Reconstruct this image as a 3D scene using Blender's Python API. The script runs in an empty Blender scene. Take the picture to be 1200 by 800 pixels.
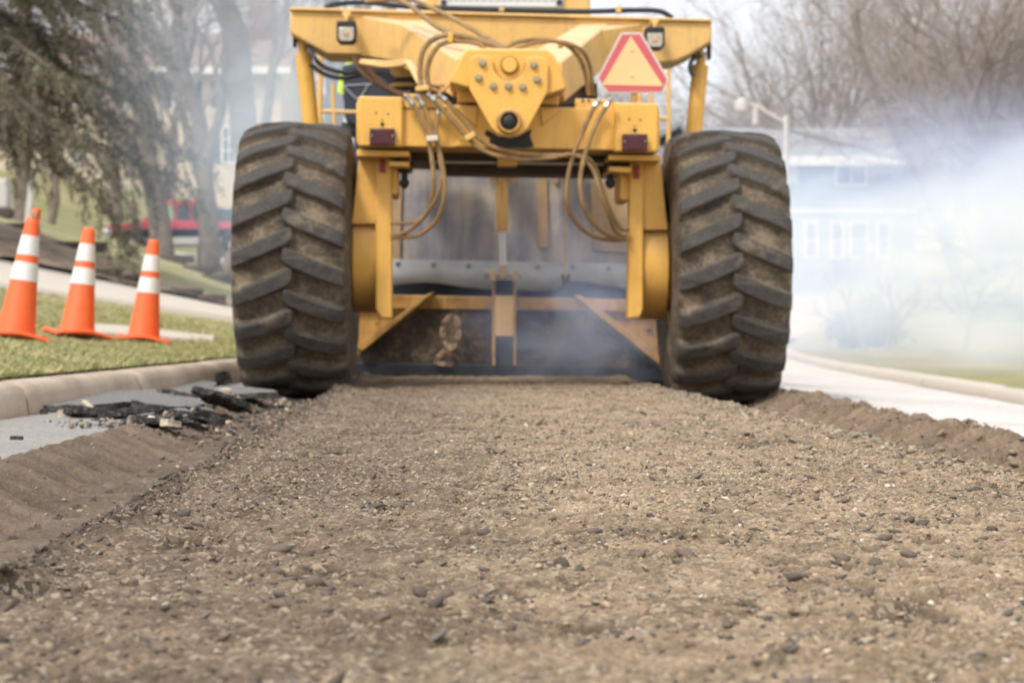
import bpy, bmesh, math, random
import numpy as np
from mathutils import Vector, Matrix, noise as mnoise

random.seed(7)
rng = np.random.default_rng(7)
scene = bpy.context.scene
COL = scene.collection
R = math.radians

# ------------------------------------------------------------------ camera numbers
F = 2333.0            # focal length in photo pixels (1200 wide), 70 mm lens
CAMH = 0.44           # camera height over the reclaimed road bed
HOR = 375.0           # photo row of the horizon
AXLE_Y = 13.3         # distance of the rear axle
YAW = math.atan(0.026)
FWD = Vector((-math.sin(YAW), math.cos(YAW), 0))
SIDE = Vector((math.cos(YAW), math.sin(YAW), 0))
ORG = Vector((0, AXLE_Y, 0))

def at(px, py, Y):
    return Vector(((px - 600) * Y / F, Y, CAMH - (py - HOR) * Y / F))

def ml(px, py, yl):
    """photo measurement -> point in the machine's own frame, yl metres ahead of the rear axle"""
    d = Vector(((px - 600) / F, 1, -(py - HOR) / F))
    c = Vector((0, 0, CAMH))
    t = (yl + (ORG - c).dot(FWD)) / d.dot(FWD)
    w = c + d * t - ORG
    return Vector((w.dot(SIDE), w.dot(FWD), w.z))

# ------------------------------------------------------------------ mesh collecting
class MB:
    def __init__(s): s.v = []; s.f = []
    def add(s, vs, fs):
        o = len(s.v)
        s.v += [tuple(p) for p in vs]
        s.f += [tuple(i + o for i in f) for f in fs]
        return s
    def hexa(s, near, far):
        """two matching quads"""
        n = len(near)
        fs = [tuple(range(n)), tuple(range(2 * n - 1, n - 1, -1))]
        for i in range(n):
            j = (i + 1) % n
            fs.append((i, i + n, j + n, j))
        return s.add(list(near) + list(far), fs)
    def box(s, x0, x1, y0, y1, z0, z1):
        return s.hexa([(x0, y0, z0), (x1, y0, z0), (x1, y0, z1), (x0, y0, z1)],
                      [(x0, y1, z0), (x1, y1, z0), (x1, y1, z1), (x0, y1, z1)])
    def prism(s, pts, yl, depth):
        a = [ml(x, y, yl) for x, y in pts]
        b = [p + Vector((0, depth, 0)) for p in a]
        return s.hexa(a, b)
    def tube(s, pts, r, n=8, cap=True):
        pts = [Vector(p) for p in pts]
        rs = r if hasattr(r, '__len__') else [r] * len(pts)
        vs = []; fs = []
        up = None
        for i, p in enumerate(pts):
            t = (pts[min(i + 1, len(pts) - 1)] - pts[max(i - 1, 0)])
            if t.length < 1e-9: t = Vector((0, 0, 1))
            t.normalize()
            if up is None:
                up = t.orthogonal().normalized()
            else:
                up = (up - t * up.dot(t))
                up = up.normalized() if up.length > 1e-6 else t.orthogonal().normalized()
            sd = t.cross(up)
            for k in range(n):
                a = 2 * math.pi * k / n
                vs.append(p + (up * math.cos(a) + sd * math.sin(a)) * rs[i])
        for i in range(len(pts) - 1):
            for k in range(n):
                j = (k + 1) % n
                fs.append((i * n + k, i * n + j, (i + 1) * n + j, (i + 1) * n + k))
        if cap:
            fs.append(tuple(range(n - 1, -1, -1)))
            m = (len(pts) - 1) * n
            fs.append(tuple(range(m, m + n)))
        return s.add(vs, fs)
    def lathe(s, prof, n=32, axis='z', c=(0, 0, 0)):
        vs = []; fs = []
        for r, h in prof:
            for k in range(n):
                a = 2 * math.pi * k / n
                q = (r * math.cos(a), r * math.sin(a), h)
                if axis == 'x': q = (h, q[0], q[1])
                elif axis == 'y': q = (q[0], h, q[1])
                vs.append((q[0] + c[0], q[1] + c[1], q[2] + c[2]))
        m = len(prof)
        for i in range(m - 1):
            for k in range(n):
                j = (k + 1) % n
                fs.append((i * n + k, i * n + j, (i + 1) * n + j, (i + 1) * n + k))
        fs.append(tuple(range(n - 1, -1, -1)))
        fs.append(tuple(range((m - 1) * n, m * n)))
        return s.add(vs, fs)
    def islands(s):
        par = list(range(len(s.v)))
        def find(a):
            while par[a] != a: par[a] = par[par[a]]; a = par[a]
            return a
        for f in s.f:
            r0 = find(f[0])
            for i in f[1:]: par[find(i)] = r0
        gr = {}
        for f in s.f: gr.setdefault(find(f[0]), []).append(f)
        out = []
        for fs in gr.values():
            m = MB(); ids = sorted({i for f in fs for i in f}); mp = {a: k for k, a in enumerate(ids)}
            m.v = [s.v[i] for i in ids]; m.f = [tuple(mp[i] for i in f) for f in fs]; out.append(m)
        return out
    def build_each(s, name, mat, parent=None, bevel=0, **k):
        return [m.build(name, mat, parent, bevel, **k) for m in s.islands()]
    def build(s, name, mat, parent=None, bevel=0, seg=2, smooth=35, recalc=True):
        me = bpy.data.meshes.new(name)
        me.from_pydata(s.v, [], s.f)
        if recalc:
            bm = bmesh.new(); bm.from_mesh(me)
            bmesh.ops.recalc_face_normals(bm, faces=bm.faces)
            bm.to_mesh(me); bm.free()
        return link(name, me, mat, parent, bevel, seg, smooth)

def link(name, me, mat, parent=None, bevel=0, seg=2, smooth=35):
    o = bpy.data.objects.new(name, me); COL.objects.link(o)
    if mat: me.materials.append(mat)
    if smooth:
        me.polygons.foreach_set('use_smooth', [True] * len(me.polygons))
        me.set_sharp_from_angle(angle=R(smooth))
    if parent: o.parent = parent
    if bevel:
        b = o.modifiers.new('bevel', 'BEVEL'); b.width = bevel; b.segments = seg
        b.limit_method = 'ANGLE'; b.angle_limit = R(40); b.harden_normals = False
    return o

def np_mesh(name, V, Q, mat, attrs=None, smooth=True, parent=None):
    """fast mesh from numpy arrays; Q is (n,3) or (n,4)"""
    me = bpy.data.meshes.new(name)
    k = Q.shape[1]
    me.vertices.add(len(V)); me.vertices.foreach_set('co', np.ascontiguousarray(V, dtype=np.float32).ravel())
    me.loops.add(Q.size); me.loops.foreach_set('vertex_index', np.ascontiguousarray(Q, dtype=np.int32).ravel())
    me.polygons.add(len(Q)); me.polygons.foreach_set('loop_start', np.arange(0, Q.size, k, dtype=np.int32))
    me.polygons.foreach_set('loop_total', np.full(len(Q), k, dtype=np.int32))
    me.update(calc_edges=True)
    for an, arr in (attrs or {}).items():
        if arr.ndim == 1:
            a = me.attributes.new(an, 'FLOAT', 'POINT'); a.data.foreach_set('value', arr.astype(np.float32))
        else:
            a = me.attributes.new(an, 'FLOAT_COLOR', 'POINT')
            c = np.ones((len(arr), 4), np.float32); c[:, :3] = arr
            a.data.foreach_set('color', c.ravel())
    if smooth: me.polygons.foreach_set('use_smooth', np.ones(len(Q), dtype=bool))
    me.validate()
    me.materials.append(mat)
    o = bpy.data.objects.new(name, me); COL.objects.link(o)
    if parent: o.parent = parent
    return o

def grid_quads(nr, nc, wrap=False):
    i = np.arange(nr - 1)[:, None]; j = np.arange(nc if wrap else nc - 1)[None, :]
    j2 = (j + 1) % nc
    return np.stack([i * nc + j, i * nc + j2, (i + 1) * nc + j2, (i + 1) * nc + j], -1).reshape(-1, 4)

def tag(o, label=None, cat=None, group=None, kind=None):
    if label: o['label'] = label
    if cat: o['category'] = cat
    if group: o['group'] = group
    if kind: o['kind'] = kind
    return o

def empty(name, loc=(0, 0, 0), rot=(0, 0, 0)):
    o = bpy.data.objects.new(name, None); COL.objects.link(o)
    o.location = loc; o.rotation_euler = rot; o.empty_display_size = 0.2
    return o

def smooth_path(pts, sub=6):
    pts = [Vector(p) for p in pts]
    if len(pts) < 3: return pts
    P = [pts[0] * 2 - pts[1]] + pts + [pts[-1] * 2 - pts[-2]]
    out = []
    for i in range(1, len(P) - 2):
        a, b, c, d = P[i - 1], P[i], P[i + 1], P[i + 2]
        for k in range(sub):
            t = k / sub
            out.append(0.5 * ((2 * b) + (c - a) * t + (2 * a - 5 * b + 4 * c - d) * t * t + (3 * b - a - 3 * c + d) * t ** 3))
    out.append(pts[-1])
    return out

# ------------------------------------------------------------------ numpy noise
_perm = np.random.default_rng(3).permutation(512).astype(np.int64)
_perm = np.concatenate([_perm, _perm, _perm])
_grad = np.random.default_rng(4).normal(size=(512, 2)); _grad /= np.linalg.norm(_grad, axis=1)[:, None]
def perlin(x, y):
    xi = np.floor(x).astype(np.int64); yi = np.floor(y).astype(np.int64)
    xf = x - xi; yf = y - yi
    u = xf ** 3 * (xf * (xf * 6 - 15) + 10); v = yf ** 3 * (yf * (yf * 6 - 15) + 10)
    def g(a, b, dx, dy):
        h = _perm[_perm[a & 511] + (b & 511)]
        gg = _grad[h]
        return gg[..., 0] * dx + gg[..., 1] * dy
    n00 = g(xi, yi, xf, yf); n10 = g(xi + 1, yi, xf - 1, yf)
    n01 = g(xi, yi + 1, xf, yf - 1); n11 = g(xi + 1, yi + 1, xf - 1, yf - 1)
    return (n00 * (1 - u) + n10 * u) * (1 - v) + (n01 * (1 - u) + n11 * u) * v
def fbm(x, y, s, oct=4, gain=0.5, ox=0.0):
    t = 0; a = 1.0
    for k in range(oct):
        t = t + a * perlin(x * s + ox + 17.3 * k, y * s - ox + 9.1 * k); s *= 2.03; a *= gain
    return t
def sstep(a, b, x):
    t = np.clip((x - a) / (b - a), 0, 1); return t * t * (3 - 2 * t)

# ------------------------------------------------------------------ materials
def srgb(r, g, b):
    f = lambda c: (c / 255 / 12.92) if c / 255 <= 0.04045 else ((c / 255 + 0.055) / 1.055) ** 2.4
    return (f(r), f(g), f(b), 1)

class NT:
    def __init__(s, name):
        s.m = bpy.data.materials.new(name); s.m.use_nodes = True
        s.t = s.m.node_tree; s.t.nodes.clear()
        s.out = s.t.nodes.new('ShaderNodeOutputMaterial')
        s.b = s.t.nodes.new('ShaderNodeBsdfPrincipled')
        s.t.links.new(s.b.outputs[0], s.out.inputs[0])
    def n(s, typ, **kw):
        o = s.t.nodes.new('ShaderNode' + typ)
        for k, v in kw.items():
            if k.startswith('i_'):
                key = k[2:]
                o.inputs[int(key) if key.isdigit() else key].default_value = v
            else: setattr(o, k, v)
        return o
    def l(s, a, b): s.t.links.new(a, b); return s
    def set(s, name, v):
        if hasattr(v, 'node'): s.t.links.new(v, s.b.inputs[name])
        else: s.b.inputs[name].default_value = v
        return s
    def coord(s, kind='Object'): return s.n('TexCoord').outputs[kind]
    def noise(s, scale, detail=4, rough=0.55, vec=None, dist=0.0, w=None):
        o = s.n('TexNoise'); o.inputs['Scale'].default_value = scale
        o.inputs['Detail'].default_value = detail; o.inputs['Roughness'].default_value = rough
        o.inputs['Distortion'].default_value = dist
        s.l(vec if vec is not None else s.coord(), o.inputs['Vector'])
        return o.outputs['Fac']
    def ramp(s, fac, stops):
        o = s.n('ValToRGB'); s.l(fac, o.inputs[0])
        e = o.color_ramp.elements
        while len(e) < len(stops): e.new(0.5)
        for q, (p, c) in zip(e, stops): q.position = p; q.color = c if len(c) == 4 else (*c, 1)
        return o.outputs[0]
    def mix(s, fac, a, b, mode='MIX'):
        o = s.n('Mix', data_type='RGBA', blend_type=mode)
        for sock, v in ((o.inputs['Factor'], fac), (o.inputs[6], a), (o.inputs[7], b)):
            if hasattr(v, 'node'): s.l(v, sock)
            else: sock.default_value = v
        return o.outputs[2]
    def math(s, op, a, b=0.0, c=None):
        o = s.n('Math', operation=op)
        for i, v in enumerate((a, b) if c is None else (a, b, c)):
            if hasattr(v, 'node'): s.l(v, o.inputs[i])
            else: o.inputs[i].default_value = v
        return o.outputs[0]
    def mapr(s, v, a, b, c=0.0, d=1.0):
        o = s.n('MapRange'); s.l(v, o.inputs[0])
        for i, q in zip((1, 2, 3, 4), (a, b, c, d)): o.inputs[i].default_value = q
        return o.outputs[0]
    def bump(s, h, strength=0.3, dist=0.01):
        o = s.n('Bump'); o.inputs['Strength'].default_value = strength; o.inputs['Distance'].default_value = dist
        s.l(h, o.inputs['Height']); s.l(o.outputs[0], s.b.inputs['Normal']); return s
    def attr(s, name, out='Color'):
        o = s.n('Attribute'); o.attribute_name = name; return o.outputs[out]

def paint(name, col, dirt=(0.20, 0.13, 0.06, 1), amount=0.35, rough=0.5, scale=3.0, bottom=None):
    n = NT(name)
    a = n.noise(scale, 6, 0.65); b = n.noise(scale * 14, 4, 0.6)
    f = n.mapr(n.math('ADD', n.math('MULTIPLY', a, 0.7), n.math('MULTIPLY', b, 0.3)), 0.47, 0.72, 0, amount)
    c = n.mix(f, col, dirt)
    c = n.mix(n.mapr(n.noise(scale * 0.6, 3), 0.3, 0.7, 0, 0.22), c, (min(1, col[0] * 1.15), min(1, col[1] * 1.2), min(1, col[2] * 1.9 + 0.04), 1))
    mp = n.n('Mapping'); n.l(n.coord(), mp.inputs[0]); mp.inputs['Scale'].default_value = (9, 9, 1.2)
    stk = n.noise(2.2, 5, 0.65, vec=mp.outputs[0])
    c = n.mix(n.mapr(stk, 0.52, 0.75, 0, amount * 0.75), c, dirt)
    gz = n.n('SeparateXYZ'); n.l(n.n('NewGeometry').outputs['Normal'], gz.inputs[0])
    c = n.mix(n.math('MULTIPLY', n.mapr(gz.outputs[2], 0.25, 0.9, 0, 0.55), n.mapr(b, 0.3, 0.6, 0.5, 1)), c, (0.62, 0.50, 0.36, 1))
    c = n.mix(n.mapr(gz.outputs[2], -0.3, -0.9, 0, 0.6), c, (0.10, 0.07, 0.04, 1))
    # chips: tiny dark specks
    v = n.noise(90, 2, 0.5)
    c = n.mix(n.mapr(v, 0.70, 0.76, 0, 0.55), c, (0.09, 0.06, 0.04, 1))
    n.set('Base Color', c)
    n.set('Roughness', n.mapr(a, 0.3, 0.7, rough - 0.1, rough + 0.2))
    n.bump(b, 0.06, 0.004)
    return n.m

def plain(name, col, rough=0.6, metal=0.0, var=0.25, scale=8, bump=0.0, dark=None):
    n = NT(name)
    a = n.noise(scale, 5, 0.6)
    d = dark or tuple(c * 0.55 for c in col[:3]) + (1,)
    n.set('Base Color', n.mix(n.mapr(a, 0.35, 0.75, 0, var * 2), col, d))
    n.set('Roughness', rough); n.set('Metallic', metal)
    if bump: n.bump(n.noise(scale * 6, 4), bump, 0.01)
    return n.m
M = {}
YEL = (0.78, 0.425, 0.075, 1)
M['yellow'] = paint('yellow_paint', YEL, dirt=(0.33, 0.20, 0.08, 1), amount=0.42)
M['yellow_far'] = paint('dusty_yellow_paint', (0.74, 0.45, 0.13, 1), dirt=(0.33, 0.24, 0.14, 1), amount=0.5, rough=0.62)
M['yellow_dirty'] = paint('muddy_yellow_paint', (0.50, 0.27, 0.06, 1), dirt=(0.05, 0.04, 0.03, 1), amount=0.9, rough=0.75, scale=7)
M['tan'] = paint('dusty_tan_paint', (0.50, 0.33, 0.17, 1), dirt=(0.16, 0.12, 0.09, 1), amount=0.6, rough=0.75, scale=5)
M['hose'] = plain('dusty_hose_rubber', (0.36, 0.215, 0.085, 1), 0.75, var=0.4, scale=14, dark=(0.12, 0.085, 0.05, 1))
M['hose_brown'] = plain('brown_hose_rubber', (0.16, 0.085, 0.045, 1), 0.75, var=0.4, scale=14)
M['hose_black'] = plain('black_hose_rubber', (0.022, 0.025, 0.032, 1), 0.6)
M['fitting'] = plain('zinc_fitting', (0.48, 0.47, 0.44, 1), 0.4, 0.8, scale=40)
M['chrome'] = plain('cylinder_rod_chrome', (0.75, 0.75, 0.76, 1), 0.3, 0.35, 0.1)
M['bolt'] = plain('worn_bolt_steel', (0.42, 0.34, 0.22, 1), 0.5, 0.4, scale=50)
M['black'] = plain('black_plastic', (0.018, 0.018, 0.02, 1), 0.5)
M['grease'] = plain('black_grease', (0.008, 0.007, 0.006, 1), 0.35, scale=40, bump=0.4)
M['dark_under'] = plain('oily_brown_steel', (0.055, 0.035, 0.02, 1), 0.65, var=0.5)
M['lens'] = plain('lamp_glass', (0.52, 0.47, 0.38, 1), 0.2, 0.2, 0.3, 30)
M['tail'] = plain('tail_light_plastic', (0.075, 0.012, 0.016, 1), 0.35, 0, 0.4, 30)
M['reflector'] = plain('red_reflector', (0.36, 0.02, 0.025, 1), 0.4, 0, 0.3, 60)
M['sign_orange'] = plain('fluorescent_orange_sheet', (1.0, 0.55, 0.26, 1), 0.5, 0, 0.08, 4)
M['sign_red'] = plain('faded_red_sheet', (0.60, 0.115, 0.13, 1), 0.45, 0, 0.15, 6)
M['sign_white'] = plain('sign_edge', (0.72, 0.60, 0.52, 1), 0.5)
M['steel_panel'] = None
n = NT('stained_steel_panel')
a = n.noise(2.2, 5, 0.6, dist=0.6); b = n.noise(9, 4)
mp = n.n('Mapping'); n.l(n.coord(), mp.inputs[0]); mp.inputs['Scale'].default_value = (5, 5, 0.7)
st = n.noise(1.6, 4, 0.6, vec=mp.outputs[0])
c = n.ramp(n.math('ADD', n.math('MULTIPLY', a, 0.5), n.math('MULTIPLY', st, 0.5)), [(0.36, (0.19, 0.19, 0.225)), (0.48, (0.33, 0.305, 0.315)), (0.57, (0.48, 0.41, 0.35)), (0.7, (0.64, 0.50, 0.37))])  # ramp lightened to stand in for hazy light missing in the chamber
n.set('Base Color', c); n.set('Roughness', 0.6); n.set('Metallic', 0.15); n.bump(b, 0.1); M['steel_panel'] = n.m
M['flap'] = plain('grey_rubber_flap', (0.46, 0.465, 0.475, 1), 0.65, 0, 0.3, 5, dark=(0.22, 0.21, 0.20, 1))
n = NT('mud_caked_plate')
a = n.noise(3.5, 8, 0.7); b = n.noise(26, 5, 0.7)
c = n.ramp(n.math('ADD', n.math('MULTIPLY', a, 0.65), n.math('MULTIPLY', b, 0.35)), [(0.38, (0.04, 0.033, 0.028)), (0.53, (0.095, 0.073, 0.055)), (0.61, (0.24, 0.165, 0.085)), (0.68, (0.55, 0.32, 0.10))])
n.set('Base Color', c); n.set('Roughness', 0.9); n.bump(n.math('ADD', a, b), 0.8, 0.02); M['mud'] = n.m
M['edge_steel'] = plain('cutting_edge_steel', (0.035, 0.038, 0.048, 1), 0.5, 0.3, 0.4, 5)
M['rust'] = plain('rusty_chain_steel', (0.30, 0.18, 0.11, 1), 0.7, 0.0, 0.4, 60, dark=(0.10, 0.06, 0.04, 1))
M['rust_light'] = plain('paler_chain_steel', (0.60, 0.44, 0.31, 1), 0.6, 0, 0.3, 60)
M['rust_weld'] = plain('rusty_weld', (0.30, 0.13, 0.03, 1), 0.8, 0, 0.4, 30)
M['white_panel'] = plain('white_radiator_panel', (0.74, 0.75, 0.74, 1), 0.5, 0, 0.12, 30)
M['seat'] = plain('operator_seat_vinyl', (0.025, 0.032, 0.048, 1), 0.6, 0, 0.2)
# tyre rubber: attribute h = lug height, dust in the grooves
n = NT('dusty_tyre_rubber')
h = n.attr('h', 'Fac')
a = n.noise(5, 6, 0.65); b = n.noise(40, 5, 0.7); d2 = n.noise(130, 3, 0.6)
valley = n.ramp(n.math('ADD', n.math('MULTIPLY', a, 0.6), n.math('MULTIPLY', b, 0.4)), [(0.36, (0.042, 0.032, 0.024)), (0.50, (0.100, 0.074, 0.050)), (0.66, (0.235, 0.18, 0.12))])
top = n.ramp(n.math('ADD', n.math('MULTIPLY', b, 0.5), n.math('MULTIPLY', d2, 0.5)), [(0.35, (0.034, 0.031, 0.028)), (0.55, (0.068, 0.060, 0.051)), (0.72, (0.14, 0.117, 0.088))])
f = n.mapr(n.math('ADD', h, n.math('MULTIPLY', n.math('SUBTRACT', b, 0.5), 0.9)), 0.45, 0.85)
c = n.mix(f, valley, top)
c = n.mix(n.mapr(n.noise(3.4, 5, 0.65), 0.58, 0.70, 0, 0.75), c, (0.25, 0.19, 0.125, 1))
n.set('Base Color', c); n.set('Roughness', 0.85); n.bump(n.math('ADD', b, n.math('MULTIPLY', d2, 0.4)), 0.5, 0.012); M['tyre'] = n.m
# ground
n = NT('reclaimed_road_dirt')
g = n.attr('tint')
P = n.coord()
a = n.noise(3, 6, 0.6, P); b = n.noise(60, 5, 0.7, P); cc = n.noise(220, 3, 0.65, P)
m_ = n.mapr(n.math('ADD', n.math('MULTIPLY', a, 0.35), n.math('ADD', n.math('MULTIPLY', b, 0.35), n.math('MULTIPLY', cc, 0.3))), 0.36, 0.66, 0.42, 1.60)
gv = n.attr('gravelly', 'Fac')
mm = n.n('VectorMath', operation='SCALE'); n.l(g, mm.inputs[0]); n.l(m_, mm.inputs['Scale'])
sp = n.n('TexVoronoi'); n.l(P, sp.inputs['Vector']); sp.inputs['Scale'].default_value = 85
spk = n.n('SeparateColor'); n.l(sp.outputs['Color'], spk.inputs[0])
c = n.mix(n.math('MULTIPLY', gv, n.mapr(spk.outputs[0], 0.86, 0.9, 0, 0.5)), mm.outputs[0], (0.45, 0.37, 0.27, 1))
c = n.mix(n.math('MULTIPLY', gv, n.mapr(spk.outputs[1], 0.88, 0.92, 0, 0.55)), c, (0.075, 0.048, 0.042, 1))
n.set('Base Color', c); n.set('Roughness', 0.95); n.set('Specular IOR Level', 0.2)
n.bump(n.math('ADD', n.math('MULTIPLY', b, 0.6), n.math('MULTIPLY', cc, 0.5)), 0.8, 0.008); M['dirt'] = n.m
n = NT('pebble_stone'); n.set('Base Color', n.mix(n.mapr(n.noise(120, 3), 0.3, 0.7, 0, 0.35), n.attr('tint'), (0.12, 0.1, 0.08, 1))); n.set('Roughness', 0.85); M['pebble'] = n.m

def asphalt(name, base, spread):
    n = NT(name)
    b = n.noise(140, 3, 0.7); a = n.noise(1.2, 5, 0.6)
    v = n.n('TexVoronoi'); n.l(n.coord(), v.inputs['Vector']); v.inputs['Scale'].default_value = 110
    s_ = n.n('SeparateColor'); n.l(v.outputs['Color'], s_.inputs[0])
    c = n.mix(n.mapr(b, 0.3, 0.7), tuple(x * (1 - spread) for x in base) + (1,), tuple(x * (1 + spread) for x in base) + (1,))
    c = n.mix(n.mapr(s_.outputs[0], 0.80, 0.84, 0, 0.5), c, tuple(min(1, x * 1.9) for x in base) + (1,))
    c = n.mix(n.mapr(s_.outputs[1], 0.80, 0.84, 0, 0.5), c, tuple(x * 0.4 for x in base) + (1,))
    c = n.mix(n.mapr(a, 0.45, 0.75, 0, 0.55), c, (0.40, 0.31, 0.22, 1))
    n.set('Base Color', c); n.set('Roughness', 0.9); n.bump(n.math('ADD', b, s_.outputs[0]), 0.6, 0.005)
    return n.m
M['asphalt'] = asphalt('old_grey_asphalt', (0.255, 0.245, 0.23), 0.3)
M['asphalt_dusty'] = asphalt('dust_covered_street', (0.60, 0.57, 0.53), 0.10)
M['asphalt_core'] = plain('black_asphalt_broken_edge', (0.022, 0.021, 0.02, 1), 0.85, 0, 0.6, 40, 1.0, dark=(0.085, 0.075, 0.06, 1))
n = NT('broken_asphalt_chunk')
geo = n.n('NewGeometry'); sx = n.n('SeparateXYZ'); n.l(n.coord(), sx.inputs[0])
nz = n.n('SeparateXYZ'); n.l(n.coord('Normal'), nz.inputs[0])
b = n.noise(60, 4, 0.7)
dk = n.ramp(b, [(0.35, (0.012, 0.012, 0.012)), (0.55, (0.045, 0.042, 0.038)), (0.68, (0.17, 0.145, 0.11))])
lt = n.ramp(b, [(0.3, (0.12, 0.115, 0.11)), (0.6, (0.26, 0.25, 0.235)), (0.75, (0.40, 0.36, 0.30))])
n.set('Base Color', n.mix(n.mapr(nz.outputs[2], 0.6, 0.85), dk, lt)); n.set('Roughness', 0.9); n.bump(b, 1.0, 0.02); M['chunk'] = n.m
n = NT('kerb_concrete')
a = n.noise(2.5, 6, 0.65); b = n.noise(70, 4, 0.7)
sx = n.n('SeparateXYZ'); n.l(n.coord(), sx.inputs[0])
c = n.ramp(n.math('ADD', n.math('MULTIPLY', a, 0.6), n.math('MULTIPLY', b, 0.4)), [(0.33, (0.30, 0.225, 0.16)), (0.52, (0.47, 0.38, 0.29)), (0.7, (0.60, 0.52, 0.42))])
c = n.mix(n.mapr(sx.outputs[2], -0.02, 0.10, 0.55, 0.0), c, (0.40, 0.28, 0.185, 1))
n.set('Base Color', c); n.set('Roughness', 0.9); n.bump(b, 0.5, 0.006); M['kerb'] = n.m
M['concrete'] = plain('pale_concrete', (0.53, 0.47, 0.40, 1), 0.9, 0, 0.2, 0.8, 0.2, dark=(0.40, 0.35, 0.29, 1))
n = NT('spring_lawn')
a = n.noise(0.35, 5, 0.65); b = n.noise(5, 6, 0.7); d2 = n.noise(60, 3, 0.7)
c = n.ramp(n.math('ADD', n.math('MULTIPLY', a, 0.5), n.math('ADD', n.math('MULTIPLY', b, 0.3), n.math('MULTIPLY', d2, 0.2))), [(0.36, (0.20, 0.205, 0.09)), (0.5, (0.30, 0.275, 0.145)), (0.62, (0.42, 0.365, 0.225))])
n.set('Base Color', c); n.set('Roughness', 0.95); n.set('Specular IOR Level', 0.1); n.bump(b, 0.6, 0.05); M['lawn'] = n.m
n = NT('grass_blade'); n.set('Base Color', n.attr('tint')); n.set('Roughness', 0.7); n.set('Specular IOR Level', 0.2); M['blade'] = n.m
M['mulch'] = plain('brown_mulch', (0.36, 0.27, 0.20, 1), 0.95, 0, 0.6, 3, 1.0, dark=(0.17, 0.125, 0.09, 1))
M['stone'] = plain('dark_edging_stone', (0.12, 0.095, 0.075, 1), 0.9, 0, 0.4, 5, 0.6)
M['cone'] = plain('orange_cone_plastic', (0.95, 0.15, 0.035, 1), 0.5, 0, 0.16, 9)
M['cone_white'] = plain('white_reflective_band', (0.84, 0.83, 0.81, 1), 0.4, 0, 0.3, 7, dark=(0.55, 0.51, 0.45, 1))
M['bark'] = plain('grey_brown_bark', (0.235, 0.19, 0.155, 1), 0.95, 0, 0.5, 4, 0.8, dark=(0.11, 0.085, 0.07, 1))
M['bark_far'] = plain('hazed_grey_bark', (0.36, 0.325, 0.31, 1), 0.95, 0, 0.3, 2)  # haze over the far trees is lightened into this bark colour
M['twig'] = plain('fine_brown_twigs', (0.36, 0.305, 0.275, 1), 0.95, 0, 0.3, 1)
M['twig_far'] = plain('hazed_grey_twigs', (0.37, 0.33, 0.315, 1), 0.95, 0, 0.3, 1)  # far twigs carry the haze in their lightened colour
n = NT('spruce_needles'); n.set('Base Color', n.attr('tint')); n.set('Roughness', 0.8); M['needle'] = n.m
M['siding_beige'] = plain('beige_siding', (0.62, 0.53, 0.41, 1), 0.8, 0, 0.08, 1)
M['siding_blue'] = plain('pale_blue_siding', (0.27, 0.35, 0.46, 1), 0.8, 0, 0.1, 1)
M['roof_brown'] = plain('brown_roof_shingles', (0.27, 0.185, 0.155, 1), 0.9, 0, 0.3, 3)
M['roof_grey'] = plain('grey_roof_shingles', (0.29, 0.295, 0.30, 1), 0.9, 0, 0.2, 3)
M['white_trim'] = plain('white_trim_paint', (0.80, 0.79, 0.77, 1), 0.6, 0, 0.08, 4)
M['pane'] = plain('window_glass', (0.05, 0.06, 0.075, 1), 0.12, 0, 0.3, 1)
M['shutter'] = plain('dark_blue_shutter', (0.035, 0.045, 0.065, 1), 0.7)
M['brick'] = plain('red_brown_brick', (0.26, 0.12, 0.08, 1), 0.9, 0, 0.3, 9)
M['car_red'] = plain('dark_red_car_paint', (0.46, 0.025, 0.065, 1), 0.3, 0, 0.1, 2)
M['car_silver'] = plain('silver_car_paint', (0.46, 0.45, 0.44, 1), 0.35, 0.3, 0.1, 2)
M['glass_dark'] = plain('tinted_car_glass', (0.03, 0.04, 0.05, 1), 0.08, 0, 0.2, 1)
M['glass_green'] = plain('see_through_car_glass', (0.30, 0.40, 0.28, 1), 0.1, 0, 0.2, 1)
M['rubber'] = plain('plain_tyre_rubber', (0.02, 0.02, 0.022, 1), 0.8)
M['head_lamp'] = plain('clear_headlamp', (0.75, 0.77, 0.8, 1), 0.15, 0.1, 0.1)
M['galv'] = plain('galvanised_post', (0.62, 0.60, 0.57, 1), 0.6, 0.2, 0.15, 3)
M['wood'] = plain('weathered_stake_wood', (0.52, 0.44, 0.33, 1), 0.9, 0, 0.3, 30)
M['hivis'] = plain('yellow_green_vest', (0.62, 0.85, 0.10, 1), 0.7, 0, 0.08)
M['skin'] = plain('skin', (0.50, 0.29, 0.20, 1), 0.55, 0, 0.08, 20)
M['trousers'] = plain('navy_work_trousers', (0.03, 0.04, 0.07, 1), 0.85, 0, 0.2, 10)
M['hat'] = plain('white_hard_hat', (0.75, 0.74, 0.70, 1), 0.35)
M['shrub'] = M['needle']
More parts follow.
